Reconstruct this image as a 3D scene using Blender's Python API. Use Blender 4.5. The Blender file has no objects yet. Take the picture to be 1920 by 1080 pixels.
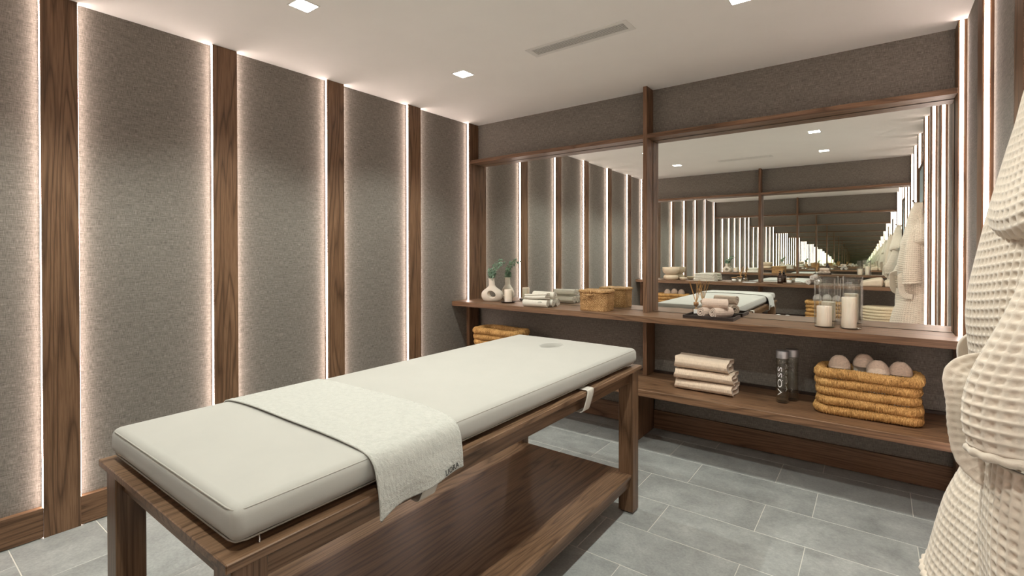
import bpy, bmesh, math, random
import numpy as np
from mathutils import Matrix, Vector

random.seed(7)
RNG = np.random.default_rng(7)
SC = bpy.context.scene
COL = SC.collection

# ------------------------------------------------------------------ camera
def make_camera():
    cd = bpy.data.cameras.new('camera')
    cam = bpy.data.objects.new('camera', cd)
    COL.objects.link(cam)
    yaw, pitch, roll = -0.6393, 0.0074, -0.0012
    fw = Vector((math.sin(yaw)*math.cos(pitch), math.cos(yaw)*math.cos(pitch), -math.sin(pitch)))
    rt = Vector((math.cos(yaw), -math.sin(yaw), 0))
    up = rt.cross(fw)
    r2 = rt*math.cos(roll) + up*math.sin(roll)
    u2 = up*math.cos(roll) - rt*math.sin(roll)
    m = Matrix((r2, u2, -fw)).transposed().to_4x4()
    m.translation = Vector((2.8922, -3.3822, 1.2557))
    cam.matrix_world = m
    cd.sensor_width = 36.0
    cd.lens = 918.78*36/1920
    cd.shift_y = -(540-479.92)/1920
    cd.clip_start = 0.02
    cd.clip_end = 200
    SC.camera = cam
make_camera()

# ------------------------------------------------------------------ world, view, light levels
w = bpy.data.worlds.new('world')
SC.world = w
w.use_nodes = True
w.node_tree.nodes['Background'].inputs[0].default_value = (0.9, 0.95, 1, 1)
w.node_tree.nodes['Background'].inputs[1].default_value = 0.0
vs = SC.view_settings
vs.view_transform = 'Standard'
vs.look = 'None'
vs.gamma = 1
vs.use_curve_mapping = False
vs.exposure = 0.70
cy = SC.cycles
cy.max_bounces = 26
cy.glossy_bounces = 22
cy.diffuse_bounces = 5
cy.transmission_bounces = 12
cy.transparent_max_bounces = 32
cy.use_denoising = True
cy.sample_clamp_indirect = 4
cy.blur_glossy = 0.3
LED_POWER = 15.0
LED_COLOR = (1.0, 0.805, 0.72)
SPOT_POWER = 34.5
SPOT_COLOR = (0.95, 1.0, 0.93)
LENS_POWER = 25.0

# ------------------------------------------------------------------ room measures (metres)
H = 2.40
W = 3.2135            # right wall batten faces
DEP = 4.15            # distance between the two mirrors
E_ = 0.034            # depth of the fabric behind the batten faces
RZ0, RZ1 = 2.0413, 2.0702
SZ0, SZ1, SD = 0.7984, 0.8377, 0.3115
LZ0, LZ1, LD = 0.3609, 0.4013, 0.4689
DX0, DX1, DD = 1.5943, 1.6227, 0.1164
BH = 0.1325

# ------------------------------------------------------------------ node helpers
def nd(nt, typ, **kw):
    n = nt.nodes.new(typ)
    for k, v in kw.items():
        if k.startswith('i_'):
            n.inputs[k[2:].replace('_', ' ')].default_value = v
        else:
            setattr(n, k, v)
    return n
def mat(name):
    m = bpy.data.materials.new(name)
    m.use_nodes = True
    nt = m.node_tree
    p = nt.nodes['Principled BSDF']
    return m, nt, p
def c4(c): return (c[0], c[1], c[2], 1)
def lk(nt, a, b): nt.links.new(a, b)
def ramp(nt, fac, stops):
    r = nt.nodes.new('ShaderNodeValToRGB')
    e = r.color_ramp.elements
    while len(e) < len(stops): e.new(0.5)
    for el, (p, c) in zip(e, stops):
        el.position = p
        el.color = c4(c)
    lk(nt, fac, r.inputs[0])
    return r.outputs[0]
def mathn(nt, op, a, b=None):
    n = nt.nodes.new('ShaderNodeMath')
    n.operation = op
    for i, v in enumerate((a, b)):
        if v is None: continue
        if isinstance(v, (int, float)): n.inputs[i].default_value = v
        else: lk(nt, v, n.inputs[i])
    return n.outputs[0]
def mixc(nt, fac, a, b, mode='MIX'):
    n = nt.nodes.new('ShaderNodeMix')
    n.data_type = 'RGBA'
    n.blend_type = mode
    for i, v in ((0, fac), (6, a), (7, b)):
        if isinstance(v, (int, float)): n.inputs[i].default_value = v
        elif isinstance(v, tuple): n.inputs[i].default_value = c4(v)
        else: lk(nt, v, n.inputs[i])
    return n.outputs[2]
def coords(nt, scale, rnd=True, kind='Object'):
    tc = nt.nodes.new('ShaderNodeTexCoord')
    mp = nt.nodes.new('ShaderNodeMapping')
    mp.inputs['Scale'].default_value = scale
    lk(nt, tc.outputs[kind], mp.inputs['Vector'])
    out = mp.outputs[0]
    if rnd:
        oi = nt.nodes.new('ShaderNodeObjectInfo')
        mul = mathn(nt, 'MULTIPLY', oi.outputs['Random'], 43.0)
        va = nt.nodes.new('ShaderNodeVectorMath')
        va.operation = 'ADD'
        cb = nt.nodes.new('ShaderNodeCombineXYZ')
        for i in range(3): lk(nt, mul, cb.inputs[i])
        lk(nt, out, va.inputs[0]); lk(nt, cb.outputs[0], va.inputs[1])
        out = va.outputs[0]
    return out
def noise(nt, vec, scale, detail=3, rough=0.55, dist=0.0):
    n = nd(nt, 'ShaderNodeTexNoise')
    n.inputs['Scale'].default_value = scale
    n.inputs['Detail'].default_value = detail
    n.inputs['Roughness'].default_value = rough
    n.inputs['Distortion'].default_value = dist
    lk(nt, vec, n.inputs['Vector'])
    return n.outputs['Fac']
def bump(nt, p, h, strength=0.3, dist=0.002):
    b = nd(nt, 'ShaderNodeBump')
    b.inputs['Strength'].default_value = strength
    b.inputs['Distance'].default_value = dist
    lk(nt, h, b.inputs['Height'])
    lk(nt, b.outputs[0], p.inputs['Normal'])

# ------------------------------------------------------------------ materials
def wood(name, axis, dark, mid, light, rough=0.45):
    m, nt, p = mat(name)
    s = [11.0, 11.0, 11.0]; s['xyz'.index(axis)] = 0.75
    v = coords(nt, tuple(s))
    warp = noise(nt, v, 0.55, 2, 0.5, 0.4)
    rings = mathn(nt, 'FRACT', mathn(nt, 'MULTIPLY', warp, 15.0))
    tri = mathn(nt, 'ABSOLUTE', mathn(nt, 'SUBTRACT', mathn(nt, 'MULTIPLY', rings, 2.0), 1.0))
    line = mathn(nt, 'POWER', tri, 3.0)
    s2 = [230.0, 230.0, 230.0]; s2['xyz'.index(axis)] = 7.0
    pores = noise(nt, coords(nt, tuple(s2)), 1.0, 2, 0.6)
    s3 = [3.0, 3.0, 3.0]; s3['xyz'.index(axis)] = 0.6
    big = noise(nt, coords(nt, tuple(s3)), 1.0, 2)
    base = ramp(nt, big, [(0.3, mid), (0.72, light)])
    c1 = mixc(nt, mathn(nt, 'MULTIPLY', line, 0.80), base, dark)
    pf = ramp(nt, pores, [(0.42, (1, 1, 1)), (0.62, (0.62, 0.58, 0.55))])
    c2 = mixc(nt, 0.8, c1, pf, 'MULTIPLY')
    lk(nt, c2, p.inputs['Base Color'])
    p.inputs['Roughness'].default_value = rough
    p.inputs['Specular IOR Level'].default_value = 0.35
    bump(nt, p, pores, 0.22, 0.001)
    return m
WD, WM, WL = (0.070, 0.035, 0.017), (0.185, 0.100, 0.053), (0.260, 0.147, 0.082)
M_wood = {a: wood('oak_stained_' + a, a, WD, WM, WL) for a in 'xyz'}
M_woodt = {a: wood('oak_table_' + a, a, (0.062, 0.032, 0.016), (0.178, 0.102, 0.057), (0.255, 0.154, 0.091), 0.33) for a in 'xyz'}

def fabric_wall():
    m, nt, p = mat('wall_fabric')
    tc = nt.nodes.new('ShaderNodeTexCoord')
    sp = nt.nodes.new('ShaderNodeSeparateXYZ')
    lk(nt, tc.outputs['Object'], sp.inputs[0])
    u = mathn(nt, 'ADD', sp.outputs[0], sp.outputs[1])
    def v2(a, b):
        cb = nt.nodes.new('ShaderNodeCombineXYZ')
        lk(nt, mathn(nt, 'MULTIPLY', u, a), cb.inputs[0])
        lk(nt, mathn(nt, 'MULTIPLY', sp.outputs[2], b), cb.inputs[1])
        return cb.outputs[0]
    h1 = noise(nt, v2(34, 520), 1.0, 3, 0.7)
    h2 = noise(nt, v2(520, 34), 1.0, 3, 0.7)
    h3 = noise(nt, v2(9, 170), 1.0, 2, 0.6)
    s = mathn(nt, 'ADD', mathn(nt, 'MULTIPLY', h1, 0.43), mathn(nt, 'ADD', mathn(nt, 'MULTIPLY', h2, 0.43), mathn(nt, 'MULTIPLY', h3, 0.15)))
    c = ramp(nt, s, [(0.36, (0.082, 0.072, 0.061)), (0.52, (0.204, 0.185, 0.160)), (0.68, (0.38, 0.351, 0.311))])
    lk(nt, c, p.inputs['Base Color'])
    p.inputs['Roughness'].default_value = 0.9
    p.inputs['Specular IOR Level'].default_value = 0.1
    bump(nt, p, s, 0.35, 0.002)
    return m
M_fab = fabric_wall()

def plain(name, col, rough=0.6, spec=0.3, metal=0.0, var=0.0, vscale=8.0, bstr=0.0, bscale=300.0, sheen=0.0):
    m, nt, p = mat(name)
    p.inputs['Base Color'].default_value = c4(col)
    p.inputs['Roughness'].default_value = rough
    p.inputs['Specular IOR Level'].default_value = spec
    p.inputs['Metallic'].default_value = metal
    if sheen: p.inputs['Sheen Weight'].default_value = sheen
    if var:
        n = noise(nt, coords(nt, (1, 1, 1)), vscale, 4, 0.6)
        lo = tuple(x*(1-var) for x in col); hi = tuple(min(1, x*(1+var)) for x in col)
        lk(nt, ramp(nt, n, [(0.3, lo), (0.7, hi)]), p.inputs['Base Color'])
    if bstr:
        bump(nt, p, noise(nt, coords(nt, (1, 1, 1), False), bscale, 3, 0.6), bstr, 0.002)
    return m
M_ceil = plain('ceiling_paint', (0.93, 0.915, 0.885), 0.9, 0.1, var=0.02, vscale=2)
M_white = plain('white_enamel', (0.78, 0.77, 0.74), 0.45)
M_dark = plain('dark_void', (0.02, 0.02, 0.02), 0.8)
M_mattress = plain('cotton_mattress', (0.365, 0.347, 0.311), 0.85, 0.15, var=0.025, vscale=6, bstr=0.12, bscale=900, sheen=0.2)
M_piping = plain('cotton_piping', (0.34, 0.32, 0.283), 0.85, 0.15)
M_strap = plain('elastic_strap', (0.56, 0.52, 0.46), 0.8, 0.15, bstr=0.15, bscale=1500)
M_terry = plain('terry_cotton', (0.42, 0.408, 0.366), 0.95, 0.05, var=0.08, vscale=70, bstr=0.9, bscale=330, sheen=0.4)
M_robe = plain('robe_cotton', (0.66, 0.565, 0.468), 0.95, 0.08, var=0.03, vscale=40, bstr=0.35, bscale=900, sheen=0.3)
M_lining = plain('robe_lining', (0.52, 0.40, 0.29), 0.95, 0.08, var=0.1, vscale=200, bstr=0.4, bscale=700)
M_waffle = plain('waffle_cotton', (0.68, 0.545, 0.42), 0.95, 0.08, var=0.04, vscale=60, bstr=0.3, bscale=900, sheen=0.2)
M_pinkwaffle = plain('waffle_pink_beige', (0.64, 0.51, 0.42), 0.95, 0.08, var=0.05, vscale=60, bstr=0.3, bscale=900, sheen=0.2)
M_linen = plain('linen_napkin', (0.74, 0.70, 0.61), 0.9, 0.1, var=0.04, vscale=40, bstr=0.3, bscale=800)
M_slipper = plain('slipper_knit', (0.62, 0.49, 0.39), 0.95, 0.08, var=0.12, vscale=120, bstr=0.5, bscale=420, sheen=0.2)
M_sole = plain('slipper_fleece', (0.80, 0.76, 0.66), 0.95, 0.05, bstr=0.6, bscale=300)
M_whiteslip = plain('white_slipper', (0.78, 0.77, 0.74), 0.95, 0.05, bstr=0.5, bscale=300)
M_ceramic = plain('matte_ceramic', (0.70, 0.635, 0.545), 0.75, 0.2, var=0.04, vscale=25, bstr=0.25, bscale=140)
M_creamceramic = plain('cream_ceramic', (0.72, 0.60, 0.45), 0.55, 0.3, var=0.04, vscale=25)
M_plate = plain('dark_wood_plate', (0.035, 0.02, 0.014), 0.4, 0.4, var=0.2, vscale=30)
M_tray = plain('espresso_tray', (0.032, 0.022, 0.018), 0.42, 0.4, var=0.25, vscale=30)
M_cork = plain('cork_stopper', (0.42, 0.24, 0.12), 0.8, 0.1, var=0.2, vscale=90)
M_reed = plain('rattan_reed', (0.66, 0.40, 0.17), 0.7, 0.2, var=0.15, vscale=40)
M_label = plain('paper_label', (0.86, 0.84, 0.80), 0.6)
M_silver = plain('brushed_cap', (0.42, 0.42, 0.43), 0.35, 0.5, metal=0.75)
M_chrome = plain('chrome', (0.8, 0.8, 0.8), 0.12, 0.5, metal=1.0)
M_hook = plain('bronze_hook', (0.16, 0.12, 0.09), 0.35, 0.5, metal=0.9)
M_ink = plain('dark_print', (0.03, 0.03, 0.03), 0.7)
M_whiteink = plain('white_print', (0.86, 0.86, 0.86), 0.5)
M_leaf = plain('eucalyptus_leaf', (0.23, 0.34, 0.25), 0.6, 0.25, var=0.45, vscale=30)
M_twig = plain('eucalyptus_twig', (0.20, 0.15, 0.08), 0.7)
M_blackwick = plain('wick', (0.55, 0.48, 0.38), 0.8)
M_pumpblack = plain('black_plastic', (0.015, 0.015, 0.017), 0.35, 0.4)
M_grout = plain('grout', (0.66, 0.64, 0.58), 0.85, 0.1)
M_lidwood = plain('jar_lid_wood', (0.40, 0.24, 0.12), 0.55, 0.2, var=0.2, vscale=40)
M_jarwax = plain('jar_wax', (0.72, 0.68, 0.62), 0.5)
M_seafold = plain('beige_throw', (0.66, 0.56, 0.43), 0.95, 0.05, var=0.06, vscale=50, bstr=0.4, bscale=500)
M_pouf = plain('rope_pouf', (0.62, 0.52, 0.36), 0.9, 0.1, var=0.12, vscale=90, bstr=0.5, bscale=300)
M_paper = plain('booklet_paper', (0.70, 0.70, 0.70), 0.4)
M_bluedoor = plain('door_panel_blue', (0.60, 0.76, 0.84), 0.35, 0.5)

def candle_mat():
    m, nt, p = mat('candle_wax')
    n = noise(nt, coords(nt, (30, 30, 4)), 1.0, 3)
    lk(nt, ramp(nt, n, [(0.3, (0.88, 0.74, 0.58)), (0.7, (0.96, 0.87, 0.75))]), p.inputs['Base Color'])
    p.inputs['Roughness'].default_value = 0.5
    p.inputs['Subsurface Weight'].default_value = 0.12
    p.inputs['Subsurface Radius'].default_value = (0.02, 0.012, 0.006)
    return m
M_candle = candle_mat()

def rope_mat(name, lo, mid, hi, st=(330, 330, 45)):
    m, nt, p = mat(name)
    n = noise(nt, coords(nt, st), 1.0, 3, 0.65)
    n2 = noise(nt, coords(nt, (1, 1, 1)), 18.0, 2)
    s = mathn(nt, 'ADD', mathn(nt, 'MULTIPLY', n, 0.75), mathn(nt, 'MULTIPLY', n2, 0.25))
    lk(nt, ramp(nt, s, [(0.34, lo), (0.5, mid), (0.66, hi)]), p.inputs['Base Color'])
    p.inputs['Roughness'].default_value = 0.7
    p.inputs['Specular IOR Level'].default_value = 0.25
    bump(nt, p, n, 0.5, 0.002)
    return m
M_rattan = rope_mat('banana_rope', (0.12, 0.055, 0.016), (0.46, 0.245, 0.078), (0.74, 0.47, 0.19))
M_seagrass = rope_mat('seagrass', (0.12, 0.06, 0.022), (0.42, 0.235, 0.095), (0.70, 0.47, 0.24), (110, 110, 260))

def tile_mat():
    m, nt, p = mat('stone_tile')
    v = coords(nt, (1, 1, 1))
    n1 = noise(nt, v, 6.0, 5, 0.65, 0.4)
    n2 = noise(nt, v, 90.0, 3, 0.7)
    n3 = noise(nt, v, 34.0, 4, 0.75, 1.0)
    s = mathn(nt, 'ADD', mathn(nt, 'MULTIPLY', n1, 0.65), mathn(nt, 'MULTIPLY', n2, 0.35))
    c = ramp(nt, s, [(0.32, (0.22, 0.225, 0.216)), (0.54, (0.345, 0.353, 0.338)), (0.72, (0.48, 0.488, 0.466))])
    fl = ramp(nt, n3, [(0.70, (0, 0, 0)), (0.76, (1, 1, 1))])
    c = mixc(nt, mathn(nt, 'MULTIPLY', fl, 0.35), c, (0.42, 0.42, 0.39))
    oi = nt.nodes.new('ShaderNodeObjectInfo')
    br = mathn(nt, 'ADD', mathn(nt, 'MULTIPLY', oi.outputs['Random'], 0.16), 0.92)
    hv = nt.nodes.new('ShaderNodeHueSaturation')
    lk(nt, c, hv.inputs['Color']); lk(nt, br, hv.inputs['Value'])
    lk(nt, hv.outputs[0], p.inputs['Base Color'])
    p.inputs['Roughness'].default_value = 0.42
    p.inputs['Specular IOR Level'].default_value = 0.35
    bump(nt, p, n2, 0.08, 0.001)
    return m
M_tile = tile_mat()

def mirror_mat():
    m, nt, p = mat('mirror_glass')
    nt.nodes.remove(p)
    g = nt.nodes.new('ShaderNodeBsdfGlossy')
    g.inputs['Color'].default_value = (0.925, 0.945, 0.92, 1)
    g.inputs['Roughness'].default_value = 0.0
    lk(nt, g.outputs[0], nt.nodes['Material Output'].inputs[0])
    return m
M_mirror = mirror_mat()
M_edge = plain('mirror_edge', (0.55, 0.62, 0.58), 0.12, 0.6, metal=0.6)

def thin_glass(name, tint, refl=1.0):
    m, nt, p = mat(name)
    nt.nodes.remove(p)
    tr = nt.nodes.new('ShaderNodeBsdfTransparent'); tr.inputs[0].default_value = c4(tint)
    gl = nt.nodes.new('ShaderNodeBsdfGlossy'); gl.inputs['Roughness'].default_value = 0.0
    lw = nt.nodes.new('ShaderNodeLayerWeight'); lw.inputs['Blend'].default_value = 0.5
    f = mathn(nt, 'MULTIPLY', mathn(nt, 'ADD', mathn(nt, 'MULTIPLY', mathn(nt, 'POWER', lw.outputs['Facing'], 4.5), 0.9), 0.045), refl)
    mx = nt.nodes.new('ShaderNodeMixShader')
    lk(nt, f, mx.inputs[0]); lk(nt, tr.outputs[0], mx.inputs[1]); lk(nt, gl.outputs[0], mx.inputs[2])
    lk(nt, mx.outputs[0], nt.nodes['Material Output'].inputs[0])
    return m
M_glass = thin_glass('clear_glass', (0.975, 0.98, 0.975))
M_bottle = thin_glass('bottle_glass', (0.965, 0.975, 0.965))
M_water = thin_glass('water', (0.97, 0.975, 0.972), 0.5)
M_oil = thin_glass('scented_oil', (0.93, 0.90, 0.80), 0.4)
M_amber = plain('amber_glass', (0.028, 0.010, 0.005), 0.08, 0.6)

def emit(name, col, s):
    m, nt, p = mat(name)
    nt.nodes.remove(p)
    e = nt.nodes.new('ShaderNodeEmission')
    e.inputs[0].default_value = c4(col); e.inputs[1].default_value = s
    lk(nt, e.outputs[0], nt.nodes['Material Output'].inputs[0])
    return m
M_led = emit('led_diffuser', LED_COLOR, LED_POWER)
M_lens = emit('downlight_lens', (1, 0.97, 0.9), LENS_POWER)

# ------------------------------------------------------------------ object helpers
def me_new(name, V, F, smooth=False):
    me = bpy.data.meshes.new(name)
    V = np.asarray(V, float)
    me.from_pydata(V.tolist(), [], F if isinstance(F, list) else F.tolist())
    if smooth: me.shade_smooth()
    me.update()
    return me
def ob(name, me, m=None, parent=None, loc=None, rotz=0.0):
    o = bpy.data.objects.new(name, me)
    COL.objects.link(o)
    if m is not None and (len(me.materials) == 0): me.materials.append(m)
    if parent: o.parent = parent
    if loc: o.location = loc
    if rotz: o.rotation_euler = (0, 0, rotz)
    return o
def tag(o, label, cat, group=None):
    o['label'] = label; o['category'] = cat
    if group: o['group'] = group
    return o
def thing(name, label, cat, loc=(0, 0, 0), rotz=0.0, group=None):
    o = bpy.data.objects.new(name, None)
    o.empty_display_size = 0.05
    COL.objects.link(o)
    o.location = loc; o.rotation_euler = (0, 0, rotz)
    return tag(o, label, cat, group)
def struct(o):
    o['kind'] = 'structure'
    return o
def dup(root, label, loc=None, rotz=None, name=None):
    def cp(o, par):
        c = o.copy(); COL.objects.link(c)
        if par: c.parent = par
        for ch in list(o.children): cp(ch, c)
        return c
    r = cp(root, None)
    r['label'] = label
    if name: r.name = name
    if loc is not None: r.location = loc
    if rotz is not None: r.rotation_euler = (0, 0, rotz)
    return r

# ------------------------------------------------------------------ mesh makers
def box(name, x0, x1, y0, y1, z0, z1, bev=0.0, seg=2):
    bm = bmesh.new()
    bmesh.ops.create_cube(bm, size=1)
    for v in bm.verts:
        v.co = Vector(((x0+x1)/2 + v.co.x*(x1-x0), (y0+y1)/2 + v.co.y*(y1-y0), (z0+z1)/2 + v.co.z*(z1-z0)))
    if bev: bmesh.ops.bevel(bm, geom=list(bm.edges), offset=bev, segments=seg, profile=0.5, affect='EDGES')
    me = bpy.data.meshes.new(name)
    bm.to_mesh(me); bm.free()
    return me
def grid_faces(nu, nv, cu=False, cv=False, off=0):
    F = []
    for i in range(nu if cu else nu-1):
        i2 = (i+1) % nu
        for j in range(nv if cv else nv-1):
            j2 = (j+1) % nv
            F.append((off+i*nv+j, off+i2*nv+j, off+i2*nv+j2, off+i*nv+j2))
    return F
def lathe(name, prof, seg=40, close_top=False):
    P = np.asarray(prof, float)
    t = np.linspace(0, 2*np.pi, seg, endpoint=False)
    V = np.stack([np.outer(np.cos(t), P[:, 0]), np.outer(np.sin(t), P[:, 0]), np.outer(np.ones(seg), P[:, 1])], -1).reshape(-1, 3)
    F = grid_faces(seg, len(P), cu=True)
    return me_new(name, V, F, True)
def catmull(P, n, closed=False):
    P = np.asarray(P, float)
    if closed: Q = np.vstack([P[-1], P, P[0], P[1]])
    else: Q = np.vstack([2*P[0]-P[1], P, 2*P[-1]-P[-2]])
    m = len(Q)-3
    t = np.linspace(0, m, n, endpoint=not closed)
    i = np.minimum(t.astype(int), m-1); f = (t-i)[:, None]
    p0, p1, p2, p3 = Q[i], Q[i+1], Q[i+2], Q[i+3]
    return 0.5*((2*p1) + (-p0+p2)*f + (2*p0-5*p1+4*p2-p3)*f**2 + (-p0+3*p1-3*p2+p3)*f**3)
def tube(name, path, r, seg=8, closed=False, smooth=True, disp=None):
    P = np.asarray(path, float); n = len(P)
    if closed: T = np.roll(P, -1, 0) - np.roll(P, 1, 0)
    else: T = np.gradient(P, axis=0)
    T /= np.linalg.norm(T, axis=1)[:, None] + 1e-12
    N = np.zeros_like(P)
    a = np.array([0, 0, 1.0]) if abs(T[0, 2]) < 0.9 else np.array([1.0, 0, 0])
    u = np.cross(a, T[0]); u /= np.linalg.norm(u)
    for k in range(n):
        u = u - T[k]*(u @ T[k]); u /= np.linalg.norm(u); N[k] = u
    B = np.cross(T, N)
    th = np.linspace(0, 2*np.pi, seg, endpoint=False)
    R = np.broadcast_to(np.asarray(r, float), (n,))[:, None]*np.ones((n, seg))
    if disp is not None: R = R + disp(np.arange(n)[:, None], th[None, :])
    V = P[:, None, :] + R[..., None]*(np.cos(th)[None, :, None]*N[:, None, :] + np.sin(th)[None, :, None]*B[:, None, :])
    F = grid_faces(n, seg, cu=closed, cv=True)
    V = V.reshape(-1, 3)
    if not closed:
        F.append(tuple(range(seg))[::-1]); F.append(tuple((n-1)*seg+k for k in range(seg)))
    return me_new(name, V, F, smooth)
def axis_samples(h, r, n, k=4):
    a = [-h + r*(1-math.cos(math.pi/2*i/k)) for i in range(k)]
    inner = np.linspace(-h+r, h-r, max(n, 2)).tolist()
    return np.array(a + inner + [-x for x in a[::-1]])
def rbox(name, hx, hy, hz, r, n=(12, 12, 6), f=None, k=4):
    S = [axis_samples(h, min(r, h*0.98), c, k) for h, c in zip((hx, hy, hz), n)]
    idx = {}; V = []; F = []
    def vid(p):
        key = tuple(np.round(p, 6))
        if key not in idx: idx[key] = len(V); V.append(p)
        return idx[key]
    hs = (hx, hy, hz)
    for ax in range(3):
        b, c = [(1, 2), (2, 0), (0, 1)][ax]
        for sg in (-1, 1):
            ids = []
            for sb in S[b]:
                row = []
                for sc in S[c]:
                    p = np.zeros(3); p[ax] = sg*hs[ax]; p[b] = sb; p[c] = sc
                    row.append(vid(p))
                ids.append(row)
            for i in range(len(S[b])-1):
                for j in range(len(S[c])-1):
                    q = (ids[i][j], ids[i+1][j], ids[i+1][j+1], ids[i][j+1])
                    F.append(q if sg > 0 else q[::-1])
    V = np.array(V)
    inn = np.array(hs) - np.minimum(r, np.array(hs)*0.98)
    Q = np.clip(V, -inn, inn); D = V-Q
    L = np.linalg.norm(D, axis=1)[:, None]
    V = np.where(L > 1e-9, Q + D/np.maximum(L, 1e-9)*np.minimum(r, np.array(hs)*0.98).min(), V)
    if f is not None: V = f(V)
    return me_new(name, V, F, True)
def waffle_h(s, t, c):
    a = np.abs(np.cos(np.pi*s/c)); b = np.abs(np.cos(np.pi*t/c))
    return np.maximum(a**2.2, b**2.2)
def sheet(name, G, thick=0.006, cell=0.0, depth=0.003, closed=False, noise_amp=0.0, ref=None):
    """closed shell from a grid of points G (nu, nv, 3); waffle relief on the outer side"""
    G = np.asarray(G, float); nu, nv = G.shape[:2]
    if closed: Du = (np.roll(G, -1, 0) - np.roll(G, 1, 0))
    else: Du = np.gradient(G, axis=0)
    Dv = np.gradient(G, axis=1)
    N = np.cross(Du, Dv); N /= np.linalg.norm(N, axis=2)[..., None] + 1e-12
    s = np.cumsum(np.linalg.norm(np.diff(G, axis=0, prepend=G[:1]), axis=2), axis=0)
    t = np.cumsum(np.linalg.norm(np.diff(G, axis=1, prepend=G[:, :1]), axis=2), axis=1)
    s = np.broadcast_to(s.mean(1)[:, None], (nu, nv)); t = np.broadcast_to(t.mean(0)[None, :], (nu, nv))
    if ref is not None:
        Rf = np.asarray(ref(G) if callable(ref) else ref, float)
        if np.mean(np.sum(N*(G-Rf), -1)) < 0: N = -N
    d = np.zeros((nu, nv))
    if cell: d = depth*(waffle_h(s, t, cell)-1)
    if noise_amp: d = d + noise_amp*RNG.standard_normal((nu, nv))
    A = G + N*(thick/2 + d)[..., None]
    Bk = G - N*(np.full((nu, nv), thick/2 + (max(0.0, depth-thick*0.6) if cell else 0.0)))[..., None]
    V = np.concatenate([A.reshape(-1, 3), Bk.reshape(-1, 3)])
    o = nu*nv
    F = grid_faces(nu, nv, cu=closed)
    F += [q[::-1] for q in grid_faces(nu, nv, cu=closed, off=o)]
    def strip(a):
        for p, q in zip(a[:-1], a[1:]): F.append((q, p, p+o, q+o))
    if not closed:
        strip([j for j in range(nv)][::-1]); strip([(nu-1)*nv+j for j in range(nv)])
    e0 = [i*nv for i in range(nu)]; e1 = [i*nv+nv-1 for i in range(nu)]
    if closed: e0.append(0); e1.append(nv-1)
    strip(e0); strip(e1[::-1])
    return me_new(name, V, F, True)
def loft(rows, nu, nv):
    """rows: list of lists of 3d points, same length; smooth surface nu across rows, nv along each"""
    R = np.array([catmull(r, nv) for r in rows])
    return np.array([catmull(R[:, j], nu) for j in range(nv)]).transpose(1, 0, 2)
def strip(name, path, thick, length, nl=12, cell=0.0, depth=0.0015, wob=0.0):
    """thick cloth strip following a 2d path (y,z), extruded along x by length (centred)"""
    P = np.asarray(path, float); n = len(P)
    T = np.gradient(P, axis=0); T /= np.linalg.norm(T, axis=1)[:, None] + 1e-12
    N = np.stack([-T[:, 1], T[:, 0]], 1)
    s = np.concatenate([[0], np.cumsum(np.linalg.norm(np.diff(P, axis=0), axis=1))])
    xs = np.linspace(-length/2, length/2, nl)
    taper = np.ones(n); taper[0] = taper[-1] = 0.5
    G = []
    for x in xs:
        d = depth*(waffle_h(s, np.full(n, x + length/2), cell)-1) if cell else np.zeros(n)
        a = P + N*(thick/2*taper + d)[:, None]
        b = (P - N*(thick/2*taper + d*0.6)[:, None])[::-1]
        ring = np.concatenate([a, b])
        wx = wob*np.sin(ring[:, 0]*55 + ring[:, 1]*70)
        G.append(np.column_stack([np.full(len(ring), x) + wx*(2*x/length), ring]))
    G = np.array(G); m = 2*n
    V = G.reshape(-1, 3)
    F = grid_faces(nl, m, cv=True)
    for e, fl in ((0, False), ((nl-1)*m, True)):
        for i in range(n-1):
            q = (e+i, e+i+1, e+m-2-i, e+m-1-i)
            F.append(q if fl else q[::-1])
    return me_new(name, V, F, True)
def text_mesh(name, txt, size, fn, bold=0.0, spacing=1.0):
    cu = bpy.data.curves.new(name, 'FONT')
    cu.body = txt; cu.size = size; cu.align_x = 'CENTER'; cu.align_y = 'CENTER'
    cu.extrude = 0.0003; cu.offset = bold; cu.space_character = spacing
    cu.resolution_u = 3
    o = bpy.data.objects.new(name, cu); COL.objects.link(o)
    me = bpy.data.meshes.new_from_object(o.evaluated_get(bpy.context.evaluated_depsgraph_get()))
    bpy.data.objects.remove(o); bpy.data.curves.remove(cu)
    me.name = name
    for v in me.vertices: v.co = Vector(fn(v.co.x, v.co.y, v.co.z))
    me.update()
    return me

# ================================================================== STRUCTURE
def bx(name, x0, x1, y0, y1, z0, z1, m, parent=None, bev=0.0015, seg=1):
    return ob(name, box(name, min(x0, x1), max(x0, x1), min(y0, y1), max(y0, y1), z0, z1, bev, seg), m, parent)
def prism(name, poly, z0, z1, bev=0.0015):
    bm = bmesh.new()
    vs_ = [bm.verts.new((x, y, z0)) for x, y in poly]
    f = bm.faces.new(vs_)
    r = bmesh.ops.extrude_face_region(bm, geom=[f])
    for g in r['geom']:
        if isinstance(g, bmesh.types.BMVert): g.co.z = z1
    bmesh.ops.recalc_face_normals(bm, faces=bm.faces)
    if bev: bmesh.ops.bevel(bm, geom=[e for e in bm.edges if abs(e.verts[0].co.z - e.verts[1].co.z) < 1e-5], offset=bev, segments=1, affect='EDGES')
    me = bpy.data.meshes.new(name); bm.to_mesh(me); bm.free()
    return me

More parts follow.
